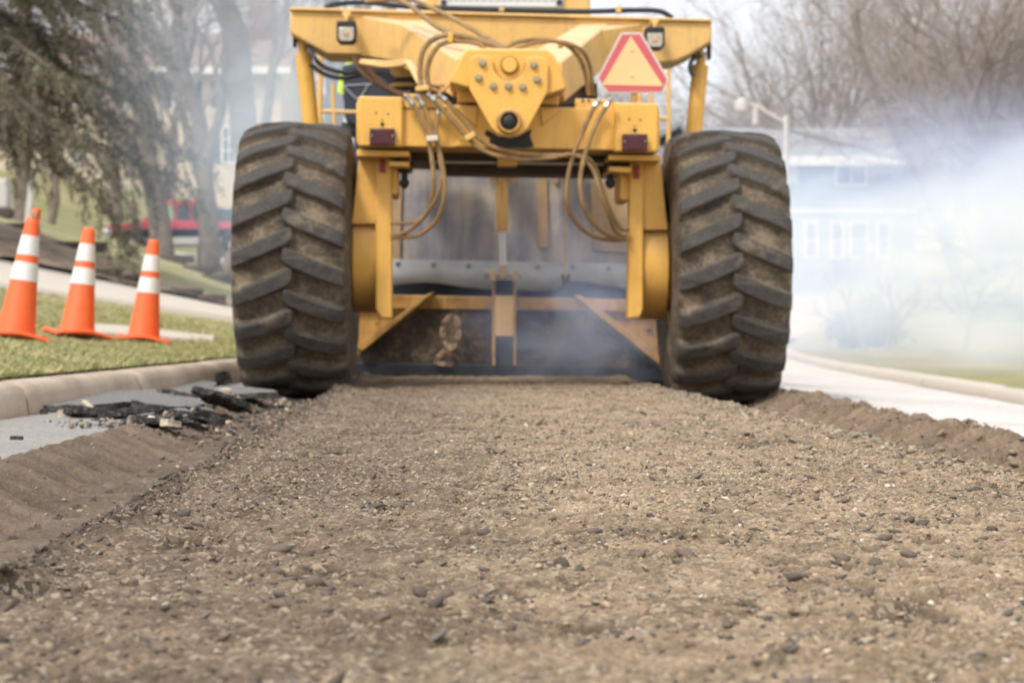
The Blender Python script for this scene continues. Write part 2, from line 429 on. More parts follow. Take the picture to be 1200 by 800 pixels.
# ------------------------------------------------------------------ terrain (thin plate through measured points)
def kerbL(Y):
    Y = np.asarray(Y, float)
    return np.where(Y < 16, -2.26 + 0.065 * (Y - 8.8), -1.792 - 0.02 * (Y - 16))
def kerbR(Y):
    Y = np.asarray(Y, float)
    return np.where(Y < 22, 3.98 + 0.022 * (Y - 15.5), 4.123 + 0.022 * (Y - 22) + 0.0026 * np.minimum(Y - 22, 30) ** 2)
_ctrl = []
for y in (-8, 0, 5, 9, 13, 17, 22, 30, 40, 55, 75, 100, 140):
    _ctrl.append((float(kerbL(y)) - 0.1, y, 0.165))
for y in (-8, 0, 8, 14, 20, 30, 40, 55, 75, 100, 140):
    _ctrl.append((float(kerbR(y)) + 0.1, y, -0.10))
_ctrl += [(-3.74, 15.0, 0.265), (-3.65, 16.7, 0.27), (-3.35, 18.1, 0.215), (-4.6, 10, 0.42), (-5.5, 14, 0.60), (-6, 4, 0.5), (-8, 0, 0.6)]
for px, py, Y in ((0, 338, 22), (273, 376, 24), (0, 305, 29.5), (273, 363, 29), (0, 266, 34), (110, 300, 33), (270, 350, 33),
                  (245, 313, 45), (150, 295, 50), (58, 262, 62), (0, 215, 75), (200, 303, 65), (290, 306, 65), (120, 262, 75), (200, 228, 86), (100, 215, 86),
                  (1030, 410, 35), (1130, 432, 28), (1200, 440, 25), (1350, 440, 27), (1010, 380, 45), (1200, 375, 45), (1400, 372, 45), (950, 345, 68), (1075, 345, 68), (1250, 345, 68), (1450, 340, 68), (1000, 330, 100), (1250, 330, 100)):
    v = at(px, py, Y); _ctrl.append((v.x, v.y, v.z))
_ctrl += [(-45, 85, 8.5), (-45, 30, 5), (-30, 0, 2.5), (45, 30, 0.3), (45, 80, 2), (30, 0, 0.0), (-30, 150, 8), (40, 150, 5), (-40, -20, 2), (40, -20, 0)]
_ctrl = np.array(_ctrl)
def _U(r2): return np.where(r2 > 0, r2 * np.log(np.maximum(r2, 1e-12)) * 0.5, 0)
_n = len(_ctrl); _S = 10.0
_P = np.c_[np.ones(_n), _ctrl[:, :2] / _S]
_D = (((_ctrl[:, None, :2] - _ctrl[None, :, :2]) / _S) ** 2).sum(-1)
_A = np.zeros((_n + 3, _n + 3)); _A[:_n, :_n] = _U(_D) + np.eye(_n) * 0.002; _A[:_n, _n:] = _P; _A[_n:, :_n] = _P.T
_W = np.linalg.solve(_A, np.r_[_ctrl[:, 2], 0, 0, 0])
def zt(X, Y):
    X = np.asarray(X, float); Y = np.asarray(Y, float)
    sh = X.shape; q = np.c_[X.ravel(), Y.ravel()] / _S
    out = np.empty(len(q))
    for i in range(0, len(q), 20000):
        s_ = q[i:i + 20000]
        d = ((s_[:, None, :] - (_ctrl[None, :, :2] / _S)) ** 2).sum(-1)
        out[i:i + 20000] = _U(d) @ _W[:_n] + _W[_n] + s_ @ _W[_n + 1:]
    return out.reshape(sh)
def ztf(x, y): return float(zt(np.array([x]), np.array([y]))[0])

# ------------------------------------------------------------------ reclaimed road bed
PITCH = 0.2605
def lugmask(a, w, half=0.345, hw=(0.034, 0.056), slope=0.46):
    """1 on the lug, 0 between; a along the track, w across it"""
    def one(s_, off):
        q = s_ * w
        d = np.mod(a + slope * q - 0.10 * q * np.abs(q) + off + PITCH / 2, PITCH) - PITCH / 2
        rnd = np.sqrt(np.clip(1 - (np.minimum(q - 0.005, 0) / 0.05) ** 2, 0, 1))     # rounded inner end
        return (1 - sstep(hw[0], hw[1], np.abs(d) + (1 - rnd) * hw[1])) * sstep(-0.048, -0.022, q)
    return np.maximum(one(1, 0.0), one(-1, PITCH / 2))
def groove(a, w, slope=0.9, wd=0.030):
    q = np.abs(w)
    d = np.mod(a + slope * q - 0.25 * q * q + np.where(w > 0, 0.0, PITCH / 2) + PITCH / 2, PITCH) - PITCH / 2
    return np.exp(-(np.where(d < 0, d / (wd * 2.2), d / wd)) ** 2) * sstep(0.02, 0.16, q)
def prints(a, w, slope=0.62):
    q = np.abs(w)
    d = np.mod(a + slope * q + np.where(w > 0, 0.0, PITCH / 2) + PITCH / 2, PITCH) - PITCH / 2
    return 1 - sstep(0.018, 0.085, np.abs(d))
TRL, TRR = -1.06, 1.755
def edgeR(Y): return 1.62 - 0.042 * (np.clip(Y, 3, 13.5) - 5.7)
def bed_edges(t, Y):
    wob = 0.022 * fbm(Y, Y * 0, 1.3, 4) + 0.014 * fbm(Y, Y * 0 + 5, 6, 3)
    return -0.79 + wob, edgeR(Y) + wob * 0.8
def bed(X, Y):
    t = X + 0.0257 * Y
    eL, eR = bed_edges(t, Y)
    grit = np.abs(fbm(X, Y, 55, 3, 0.65, 60))
    lump = fbm(X, Y, 2.2, 4) * 0.010 + fbm(X, Y, 13, 4, 0.62) * 0.0105 + grit * 0.0085 * (0.6 + 0.8 * sstep(-0.3, 0.5, fbm(X, Y, 2.4, 2, 0.5, 33)))
    zb = 0.0 + lump
    # trench left
    wl = t - TRL
    u = np.clip((eL - t) / 0.75, 0, 1)                    # 0 at the bed edge, 1 at the old asphalt
    prof = -0.075 + 0.082 * sstep(0.36, 0.84, u)
    pr = prints(-Y + 0.06 * fbm(X, Y, 1.3, 3), wl, 0.8)
    fade = (0.15 + 0.85 * sstep(0.34, 0.60, u)) * (1 - sstep(0.80, 0.86, u) * 0.5) * sstep(14.2, 12.0, Y) * np.clip(0.85 + 0.8 * fbm(X, Y, 1.0, 3), 0.2, 1.3)
    zl = prof - 0.115 * (pr - 0.12) * fade + fbm(X, Y, 20, 4) * 0.004 + fbm(X, Y, 5, 3) * 0.006 + fbm(X, Y, 70, 3, 0.6, 3) * 0.0022
    # trench right and its windrow
    wr = t - TRR
    v = t - (1.62 - 0.019 * (Y - 5.7)) - 0.02 * fbm(Y, Y * 0 + 3, 2, 3)
    profR = -0.130 + 0.03 * (v < -9) + 0.108 * sstep(0.30, 0.66, v) - 0.15 * sstep(0.66, 1.02, v)
    prR = groove(-Y + 0.06 * fbm(X, Y, 1.3, 3, ox=9), wr, 0.8, 0.040)
    fr = sstep(0.16, 0.40, v) * (1 - sstep(0.75, 0.95, v)) * sstep(14.0, 12.5, Y)
    rough = sstep(0.35, 0.7, v)
    zr = profR - 0.125 * prR * fr + fbm(X, Y, 4, 4, 0.6) * (0.010 + 0.042 * rough) * (1 - 0.95 * sstep(0.74, 0.98, v)) + fbm(X, Y, 22, 3) * 0.005 + fbm(X, Y, 11, 4, 0.6, 30) * 0.015 * rough * (1 - 0.95 * sstep(0.74, 0.98, v)) + fbm(X, Y, 70, 3, 0.6, 3) * 0.002
    inb_l = sstep(-0.008, 0.020, t - eL); inb_r = sstep(-0.03, 0.05, eR - t)
    berm = 0.030 * np.exp(-((t - eL - 0.045) / 0.045) ** 2) * (0.6 + fbm(X, Y, 9, 3)) + 0.012 * np.exp(-((t - eR + 0.06) / 0.07) ** 2) * (0.6 + fbm(X, Y, 8, 3))
    z = np.where(t < 0.4, zl * (1 - inb_l) + (zb + berm) * inb_l, zr * (1 - inb_r) + (zb + berm) * inb_r)
    # the old asphalt lies over the far left strip
    z = z - 0.05 * sstep(-1.56, -1.68, X)
    # tint
    k = fbm(X, Y, 1.6, 4); k2 = fbm(X, Y, 11, 4, 0.65)
    bedc = np.stack([0.300 + 0.07 * k + 0.12 * k2, 0.224 + 0.055 * k + 0.095 * k2, 0.148 + 0.038 * k + 0.066 * k2], -1)
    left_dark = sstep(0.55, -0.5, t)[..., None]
    bedc = bedc * (0.74 + 0.75 * np.clip(grit, 0, 0.7))[..., None]  # hollows between the grit darkened as painted shade
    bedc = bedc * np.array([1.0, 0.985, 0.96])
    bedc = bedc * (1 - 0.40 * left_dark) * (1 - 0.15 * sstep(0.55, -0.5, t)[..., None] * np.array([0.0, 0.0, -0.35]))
    tr = np.stack([0.148 + 0.03 * k + 0.022 * k2, 0.110 + 0.023 * k + 0.017 * k2, 0.080 + 0.018 * k + 0.012 * k2], -1)
    trR = tr * np.array([1.5, 1.45, 1.36])
    c = np.where((t < 0.4)[..., None], tr * (1 - inb_l[..., None]) + bedc * inb_l[..., None], trR * (1 - inb_r[..., None]) + bedc * inb_r[..., None])
    c = c * (1 - 0.30 * (pr * fade * (1 - inb_l) * (t < 0.4) + prR * fr * (1 - inb_r) * (t > 0.4)))[..., None]  # shade inside the lug prints painted into the tint
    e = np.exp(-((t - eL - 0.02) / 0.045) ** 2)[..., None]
    c = c * (1 - 0.55 * e)  # painted shadow along the step at the left bed edge
    # pits in the bed, their shade darkened into the tint
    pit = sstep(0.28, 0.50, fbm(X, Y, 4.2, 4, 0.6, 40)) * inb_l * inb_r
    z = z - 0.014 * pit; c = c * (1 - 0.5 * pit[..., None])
    global GRV
    GRV = inb_l * inb_r
    return z, c
def bedz(x, y): return float(bed(np.array([x]), np.array([y]))[0][0])

rows = np.r_[np.linspace(-6, 1.5, 24), np.geomspace(1.6, 27, 1900)]
cols = np.linspace(-1.78, 2.75, 960)
XX, YY = np.meshgrid(cols, rows)
TT = XX - 0.0257 * YY * 0
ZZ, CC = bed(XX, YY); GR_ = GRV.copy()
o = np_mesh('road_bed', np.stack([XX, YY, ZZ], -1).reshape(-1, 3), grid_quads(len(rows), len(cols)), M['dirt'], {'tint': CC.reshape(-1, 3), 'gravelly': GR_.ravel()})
tag(o, kind='structure')

# loose gravel pebbles on the bed: nobody could count them
def ico(sub):
    bm = bmesh.new(); bmesh.ops.create_icosphere(bm, subdivisions=sub, radius=1)
    v = np.array([p.co[:] for p in bm.verts]); f = np.array([[q.index for q in p.verts] for p in bm.faces]); bm.free()
    return v, f
def scatter_stones(name, X, Y, Z, size, colr, sub, mat, sink=0.35, flat=0.65):
    v0, f0 = ico(sub); nv = len(v0); N = len(X)
    V = np.repeat(v0[None], N, 0)
    nb = rng.normal(size=(N, 8, 3)); nb /= np.linalg.norm(nb, axis=-1)[..., None]
    for k in range(8):                                   # chop facets so the stones are angular
        d = np.einsum('nvi,ni->nv', V, nb[:, k]); lim = rng.uniform(0.36, 0.72, (N, 1))
        V = V - np.maximum(d - lim, 0)[..., None] * nb[:, k][:, None]
    sc = np.stack([rng.uniform(0.75, 1.3, N), rng.uniform(0.75, 1.3, N), rng.uniform(flat * 0.7, flat * 1.2, N)], -1)
    V = V * rng.uniform(0.80, 1.22, (N, nv, 1))
    V = V * 1.25 * sc[:, None] * size[:, None, None]
    a = rng.uniform(0, 6.28, N); ca, sa = np.cos(a)[:, None], np.sin(a)[:, None]
    Vx = V[..., 0] * ca - V[..., 1] * sa; Vy = V[..., 0] * sa + V[..., 1] * ca
    tl = rng.normal(0, 0.35, N)[:, None]
    Vz = V[..., 2] + Vx * tl
    P = np.stack([Vx + X[:, None], Vy + Y[:, None], Vz + (Z + size * flat * (1 - 2 * sink) * 0.6)[:, None]], -1)
    Fc = (f0[None] + (np.arange(N) * nv)[:, None, None]).reshape(-1, 3)
    return np_mesh(name, P.reshape(-1, 3), Fc, mat, {'tint': np.repeat(colr, nv, 0)}, smooth=False)
PAL = np.array([(0.44, 0.335, 0.215), (0.36, 0.27, 0.18), (0.50, 0.40, 0.28), (0.30, 0.245, 0.19), (0.22, 0.17, 0.125), (0.08, 0.068, 0.056), (0.66, 0.58, 0.47), (0.40, 0.25, 0.14)])
PW = np.array([0.26, 0.22, 0.15, 0.12, 0.10, 0.055, 0.04, 0.03])
def pick(n): return PAL[rng.choice(len(PAL), n, p=PW / PW.sum())] * rng.uniform(0.8, 1.2, (n, 1))
def field(n, y0, y1, smin, smax, sub, name, label, tr=(-0.76, 1.34)):
    # denser towards the camera, within the strip the photo sees plus a margin at both sides
    Y = y0 * (y1 / y0) ** rng.random(n)
    half = 0.257 * Y * 1.25 + 0.5
    lo = np.maximum(-half, tr[0] - 0.0257 * Y); hi = np.minimum(half, edgeR(Y) - 0.03 - 0.0257 * Y)
    X = lo + (hi - lo) * rng.random(n)
    keep = fbm(X, Y, 2.5, 3) + rng.normal(0, 0.35, n) > 0.05
    X, Y = X[keep], Y[keep]
    s_ = smin * (smax / smin) ** (rng.random(len(X)) ** 2.6)
    Z, _c = bed(X, Y)
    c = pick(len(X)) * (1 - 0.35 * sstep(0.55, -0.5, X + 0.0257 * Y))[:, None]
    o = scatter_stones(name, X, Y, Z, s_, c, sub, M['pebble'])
    return tag(o, label, 'gravel', kind='stuff')
field(40000, 1.9, 7.5, 0.0021, 0.0085, 1, 'gravel', 'fine tan and grey gravel loose over the near road bed')
field(42000, 4.5, 17.0, 0.0032, 0.0105, 1, 'gravel', 'coarser tan gravel loose over the road bed near the machine')
n_ = 7000
Y = 2.0 * (15 / 2.0) ** rng.random(n_); X = (rng.random(n_) * 2.3 - 0.78) - 0.0257 * Y
kp = fbm(X, Y, 1.8, 3, 0.6, 21) + rng.normal(0, .2, n_) > 0.05; X, Y = X[kp], Y[kp]
Z, _c = bed(X, Y)
o = scatter_stones('dirt_clods', X, Y, Z, 0.005 * 4.0 ** (rng.random(len(X)) ** 2.6), np.array([[0.135, 0.10, 0.072]]) * rng.uniform(0.45, 1.25, (len(X), 1)), 1, M['pebble'], sink=0.45, flat=0.55)
tag(o, 'brown dirt clods scattered over the reclaimed bed', 'dirt clods', kind='stuff')
# dark asphalt crumbs, bigger, thinly spread
n_ = 900
Y = 2.2 * (16 / 2.2) ** rng.random(n_); X = (rng.random(n_) * 2.35 - 0.80) - 0.0257 * Y
Z, _c = bed(X, Y)
o = scatter_stones('asphalt_crumbs', X, Y, Z, 0.004 * 3.0 ** (rng.random(n_) ** 2.5), np.tile([[0.075, 0.065, 0.055]], (n_, 1)) * rng.uniform(0.6, 2.2, (n_, 1)), 1, M['pebble'])
tag(o, 'dark crumbs of old asphalt scattered over the road bed', 'asphalt crumbs', kind='stuff')
# gravel ridge spilled beside the right rut, clods on the windrow, crumbs in the left trench
n_ = 5200
Y = rng.uniform(5.5, 14.0, n_); eR = edgeR(Y)
T = eR + rng.normal(-0.03, 0.075, n_); X = T - 0.0257 * Y; Z, _c = bed(X, Y)
o = scatter_stones('gravel', X, Y, Z, 0.005 * 3.2 ** (rng.random(n_) ** 2.4), pick(n_) * 0.75, 1, M['pebble'], sink=0.2)
tag(o, 'dark gravel ridge spilled along the right edge of the bed', 'gravel', kind='stuff')
n_ = 4200
Y = rng.uniform(4.5, 15.0, n_); T = 2.27 + rng.normal(0, 0.2, n_) - 0.019 * (Y - 5.7); X = T - 0.0257 * Y; Z, _c = bed(X, Y)
o = scatter_stones('dirt_clods', X, Y, Z, 0.005 * 4.6 ** (rng.random(n_) ** 3), np.array([[0.225, 0.172, 0.12]]) * rng.uniform(0.7, 1.4, (n_, 1)), 1, M['pebble'], sink=0.3)
tag(o, 'brown dirt clods along the windrow right of the wheel rut', 'dirt clods', kind='stuff')
n_ = 1300
Y = rng.uniform(2.8, 14.0, n_); T = rng.uniform(-1.5, -0.76, n_); X = np.maximum(T - 0.0257 * Y, -1.56); Z, _c = bed(X, Y)
c = pick(n_) * 0.75
o = scatter_stones('gravel', X, Y, Z, 0.003 * 5.0 ** (rng.random(n_) ** 3), c, 1, M['pebble'])
tag(o, 'sparse gravel lying in the left wheel trench', 'gravel', kind='stuff')
n_ = 2600
Y = 2.6 * 5.0 ** rng.random(n_); eL = -0.79; T = eL + rng.normal(0.02, 0.028, n_); X = T - 0.0257 * Y; Z, _c = bed(X, Y)
o = scatter_stones('dirt_clods', X, Y, Z, 0.004 * 4.0 ** (rng.random(n_) ** 2.2), np.array([[0.105, 0.08, 0.06]]) * rng.uniform(0.6, 1.5, (n_, 1)), 1, M['pebble'], sink=0.3)
tag(o, 'dark lumps of dirt along the broken left edge of the bed', 'dirt clods', kind='stuff')

# ------------------------------------------------------------------ old asphalt strip on the left
rows = np.r_[np.linspace(-6, 4, 20), np.linspace(4.05, 15, 240), np.linspace(15.3, 60, 30)]
nc = 36
E = -1.60 + 0.05 * fbm(rows, rows * 0 + 3, 0.9, 3) + 0.03 * fbm(rows, rows * 0 + 3, 6, 4)
E = E + 0.10 * sstep(8.4, 9.2, rows) * sstep(12.5, 10.5, rows)
E = np.where(rows > 15, np.minimum(E, -1.2 - 0.0257 * rows), E)
KL = kerbL(rows) + 0.01
u = np.linspace(0, 1, nc)[None]
X = KL[:, None] + (E - KL)[:, None] * u; Yg = np.repeat(rows[:, None], nc, 1)
Z = 0.0 + fbm(X, Yg, 1.2, 3) * 0.006 + fbm(X, Yg, 9, 3) * 0.003
Z = Z - 0.045 * sstep(-2.12, -2.0, X) * sstep(9.0, 9.25, Yg) * sstep(11.0, 10.6, Yg)
# skirt
Xs = np.c_[X, X[:, -1:] + 0.004]; Ys = np.c_[Yg, Yg[:, -1:]]; Zs = np.c_[Z, Z[:, -1:] - 0.075]
o = np_mesh('street', np.stack([Xs, Ys, Zs], -1).reshape(-1, 3), grid_quads(len(rows), nc + 1), M['asphalt'], smooth=False)
tag(o, kind='structure')
# ------------------------------------------------------------------ right half of the street, pale with dust
rows = np.r_[np.linspace(-6, 8, 30), np.linspace(8.2, 172, 190)]
KR = kerbR(rows)
L0 = 2.22 - 0.0257 * rows
u = np.linspace(0, 1, 24)[None]
X = L0[:, None] + (KR - L0)[:, None] * u; Yg = np.repeat(rows[:, None], 24, 1)
Z = -0.060 - 0.160 * u + fbm(X, Yg, 0.8, 3) * 0.008 + 0 * X
o = np_mesh('street', np.stack([X, Yg, Z], -1).reshape(-1, 3), grid_quads(len(rows), 24), M['asphalt_dusty'])
tag(o, kind='structure')
# the road ahead of the machine
rows = np.linspace(16, 172, 60); u = np.linspace(0, 1, 12)[None]
a = kerbL(rows) + 0.02; b = 2.5 - 0.0257 * rows
X = a[:, None] + (b - a)[:, None] * u; Yg = np.repeat(rows[:, None], 12, 1)
o = np_mesh('road', np.stack([X, Yg, -0.02 - 0.025 * u + 0 * X - 0.004], -1).reshape(-1, 3), grid_quads(60, 12), M['asphalt'])
tag(o, kind='structure')

# ------------------------------------------------------------------ kerbs
def kerb(name, fx, y0, y1, side, top, mat, joint, hs=1.0):
    prof = [(0.0, -0.16), (0.015, -0.02), (0.03, 0.09), (0.05, 0.135), (0.085, 0.155), (0.13, 0.16), (0.21, 0.16), (0.235, 0.15), (0.24, 0.0)]
    V = []; ys = []
    y = y0
    while y < y1:
        L = joint
        seg = np.linspace(y + 0.012, y + L - 0.012, 40)
        dj = np.minimum(seg - seg[0], seg[-1] - seg)
        ys.append((seg, dj)); y += L
    Vs = []; Qs = []; off = 0
    for seg, dj in ys:
        ring = []
        jz = random.uniform(-0.006, 0.006); jx = random.uniform(-0.006, 0.006)
        for (px, pz) in prof:
            x = fx(seg) + side * (px + jx + 0.012 * np.exp(-dj / 0.02))
            z = top - 0.16 * hs + pz * (hs if pz > 0 else 1) + jz - (0.012 * np.exp(-dj / 0.02) if pz > 0.1 else 0) - 0.010 * np.maximum(0, fbm(seg, seg * 0 + 2, 7, 3) - .25) * (pz > 0.05) + 0.003 * fbm(seg, seg * 0 + px * 9, 3, 3)
            ring.append(np.stack([x, seg, z + 0 * seg], -1))
        A = np.stack(ring, 1); nr, npf = A.shape[:2]
        Vs.append(A.reshape(-1, 3)); Qs.append(grid_quads(nr, npf) + off); base = off; off += nr * npf
        for r_ in (0, nr - 1):
            idx = base + r_ * npf
            q = [[idx + i, idx + i + 1, idx + npf - 2 - i, idx + npf - 1 - i] for i in range(npf // 2 - 0) if i + 1 < npf - 2 - i]
            Qs.append(np.array(q))
    o = np_mesh(name, np.concatenate(Vs), np.concatenate(Qs), mat)
    o.data.set_sharp_from_angle(angle=R(50))
    return tag(o, kind='structure')
kerb('kerb', kerbL, 0.9, 60, -1, 0.16, M['kerb'], 2.1)
kerb('kerb', kerbR, -4, 70, 1, -0.12, M['concrete'], 3.0, 0.6)

# ------------------------------------------------------------------ lawns from the kerb backs outwards
def lawn(fx, side, rows, dmax, n, name='lawn'):
    d = 0.19 + dmax * (np.linspace(0, 1, n) ** 2.4)
    X = fx(rows)[:, None] + side * d[None]; Yg = np.repeat(rows[:, None], n, 1)
    Z = zt(X, Yg) + fbm(X, Yg, 0.5, 3) * 0.03 * sstep(0.3, 2, d)[None] + fbm(X, Yg, 3, 3) * 0.010
    k_ = sstep(0.2, 0.7, d)[None]; Z = (0.170 if side < 0 else -0.124) * (1 - k_) + Z * k_
    o = np_mesh(name, np.stack([X, Yg, Z], -1).reshape(-1, 3), grid_quads(len(rows), n), M['lawn'])
    return tag(o, kind='structure')
rws = np.r_[np.linspace(-8, 8, 30), np.linspace(8.2, 40, 150), np.linspace(41, 170, 90)]
lawn(kerbL, -1, rws, 110, 130)
lawn(kerbR, 1, rws, 110, 110)
# far sheet to the horizon
g = np.linspace(-1, 1, 60); gx = np.sign(g) * np.abs(g) ** 2 * 1500
X, Yg = np.meshgrid(gx, gx + 100)
rr = np.sqrt(X ** 2 + (Yg - 60) ** 2)
Z = np.where(rr < 190, -0.6, -0.6 + 6.0 * sstep(190, 500, rr))
o = np_mesh('ground', np.stack([X, Yg, Z], -1).reshape(-1, 3), grid_quads(60, 60), M['lawn']); tag(o, kind='structure')

def drape(name, A, B, mat, lift=0.025, nu=30, nv=8, kind='structure', wob=0.0):
    """a sheet between two ground polylines"""
    A = np.array(A, float); B = np.array(B, float)
    def res(P):
        d = np.r_[0, np.cumsum(np.linalg.norm(np.diff(P, axis=0), axis=1))]; s_ = np.linspace(0, d[-1], nu)
        return np.stack([np.interp(s_, d, P[:, k]) for k in (0, 1)], -1)
    a, b = res(A), res(B)
    u = np.linspace(0, 1, nv)[None, :, None]
    P = a[:, None] * (1 - u) + b[:, None] * u
    X, Yg = P[..., 0], P[..., 1]
    if wob:
        X = X + wob * fbm(X, Yg, 0.9, 3); Yg = Yg + wob * fbm(X, Yg, 0.9, 3, ox=50)
    if not wob:
        X = np.c_[X[:, :1], X, X[:, -1:]]; Yg = np.c_[Yg[:, :1], Yg, Yg[:, -1:]]; nv += 2
        lift = np.r_[-.15, np.full(nv - 2, lift), -.15][None]
    Z = zt(X, Yg) + lift + (fbm(X, Yg, 2.5, 4) * 0.05 if wob else 0)
    o = np_mesh(name, np.stack([X, Yg, Z], -1).reshape(-1, 3), grid_quads(nu, nv), mat)
    return tag(o, kind=kind)
def g2(px, py, Y): v = at(px, py, Y); return (v.x, v.y)
drape('driveway', [g2(-260, 300, 20), g2(0, 338, 22), g2(130, 358, 23), g2(273, 376, 24), (-2.05, 25.0)],
      [g2(-260, 280, 27.5), g2(0, 305, 29.0), g2(130, 335, 29), g2(273, 363, 28.5), (-2.05, 29.5)], M['concrete'], 0.05)
drape('path', [g2(95, 372, 18.5), g2(170, 379, 19.2), g2(250, 381, 19.6)], [g2(95, 368, 19.6), g2(170, 374, 20.2), g2(250, 377, 20.4)], M['concrete'], 0.03)
drape('driveway', [g2(170, 318, 58), g2(290, 322, 57)], [g2(170, 304, 64.4), g2(330, 302, 64.4)], M['concrete'], 0.05)
drape('driveway', [g2(915, 380, 44), g2(990, 382, 44)], [g2(880, 345, 66), g2(965, 350, 66)], M['concrete'], 0.06)
drape('mulch_bed', [g2(-200, 282, 28.2), g2(0, 304, 29.6), g2(110, 328, 29.6), g2(200, 346, 29.6), g2(273, 361, 29.2)],
      [g2(-200, 225, 36), g2(0, 264, 34.4), g2(60, 278, 34), g2(120, 306, 32.5), g2(273, 352, 31.3)], M['mulch'], 0.06, nu=60, nv=16, wob=0.25)

# ------------------------------------------------------------------ grass blades near the street
def blades(n, xf, name, label, ymin, ymax, hmin=0.022, hmax=0.052):
    Y = ymin * (ymax / ymin) ** rng.random(n)
    d = 0.20 + 3.6 * rng.random(n) ** 1.3
    X = xf(Y, d)
    k_ = sstep(0.2, 0.7, d); Z = 0.170 * (1 - k_) + zt(X, Y) * k_
    h = rng.uniform(hmin, hmax, n) * (1 + 0.6 * fbm(X, Y, 2.5, 2)); w = rng.uniform(0.0025, 0.006, n)
    a = rng.uniform(0, 6.28, n); ln = rng.normal(0, 0.6, (n, 2)) * h[:, None]
    dx, dy = np.cos(a) * w, np.sin(a) * w
    z0 = Z - 0.012
    P = np.stack([np.stack([X - dx, Y - dy, z0], -1), np.stack([X + dx, Y + dy, z0], -1),
                  np.stack([X + dx * .6 + ln[:, 0] * .4, Y + dy * .6 + ln[:, 1] * .4, z0 + h * .6], -1), np.stack([X + ln[:, 0], Y + ln[:, 1], z0 + h], -1)], 1)
    k = np.clip(0.5 + 0.5 * fbm(X, Y, 1.7, 3) + rng.normal(0, 0.22, n), 0, 1)[:, None]
    c = np.array([[0.23, 0.27, 0.085]]) * (1 - k) + np.array([[0.56, 0.47, 0.27]]) * k
    idx = np.arange(n)[:, None] * 4
    T = np.concatenate([idx + [[0, 1, 2]], idx + [[0, 2, 3]]], 0)
    o = np_mesh(name, P.reshape(-1, 3), T, M['blade'], {'tint': np.repeat(c, 4, 0)}, smooth=False)
    return tag(o, label, 'grass', kind='stuff')
blades(150000, lambda Y, d: kerbL(Y) - d, 'grass', 'short green and straw coloured grass behind the kerb', 7.0, 23)
# ------------------------------------------------------------------ the road machine
rig = empty('road_reclaimer', ORG, (0, 0, YAW))
tag(rig, 'big yellow road reclaiming machine seen from behind, standing in its wheel ruts', 'road machine')
EACH = {'stiffener_plate', 'valve_block', 'sign_bolt', 'screw', 'strut_recess', 'mounting_hole', 'flange_bolt', 'slot', 'mounting_bracket', 'axle_underside', 'chamber_side_plate', 'chamber_lift_frame', 'frame_rail', 'grille_vent', 'chamber_roof', 'cylinder_bracket', 'clevis', 'clevis_pin', 'axle_end_plate'}
def part(mb, name, mat, parent=rig, bevel=0.008, **k):
    if name in EACH: return mb.build_each(name, M[mat], parent, bevel, **k)[0]
    return mb.build(name, M[mat], parent, bevel, **k)
Vv = Vector
# ---- wheels -------------------------------------------------------
def tyre_arrays():
    nth = 22 * 42
    hw = 0.345
    tw = np.linspace(-hw, hw, 74)
    prof = [(w, 0.866 - 0.026 * (w / hw) ** 2 - 0.034 * abs(w / hw) ** 6, 1.0) for w in tw]
    side = [(0.353, 0.790, 0.85), (0.359, 0.768, 0.45), (0.362, 0.75, 0.05), (0.372, 0.70, 0), (0.380, 0.62, 0), (0.378, 0.54, 0), (0.366, 0.47, 0), (0.345, 0.425, 0), (0.318, 0.40, 0), (0.312, 0.375, 0)]
    full = [(-a, b, c_) for a, b, c_ in reversed(side)] + prof + side
    W = np.array([p[0] for p in full]); Rr = np.array([p[1] for p in full]); L = np.array([p[2] for p in full])
    th = np.linspace(0, 2 * np.pi, nth, endpoint=False)
    TH, WW = np.meshgrid(th, W, indexing='ij'); RR = np.repeat(Rr[None], nth, 0); LL = np.repeat(L[None], nth, 0)
    arc = TH * (22 * PITCH / (2 * np.pi))
    m = lugmask(arc, WW, hw=(0.046, 0.071)) * LL
    worn = 1 + 0.25 * fbm(arc, WW, 5, 3)
    rad = RR - 0.006 + m * 0.064 * worn * 0.92 + (1 - m) * LL * (0.010 * fbm(arc, WW, 9, 4) + 0.008 * sstep(0.2, 0.5, fbm(arc, WW, 3, 3)))
    V = np.stack([WW, -rad * np.cos(TH), rad * np.sin(TH)], -1).reshape(-1, 3)
    side_d = (0.45 * (LL < 0.02) + 0.0)
    return V, grid_quads(nth, len(W))[:, ::-1], None, np.clip(m + side_d * 0.75, 0, 1).ravel(), nth, len(W)
V, Q, _, hm, nth, nw = tyre_arrays()
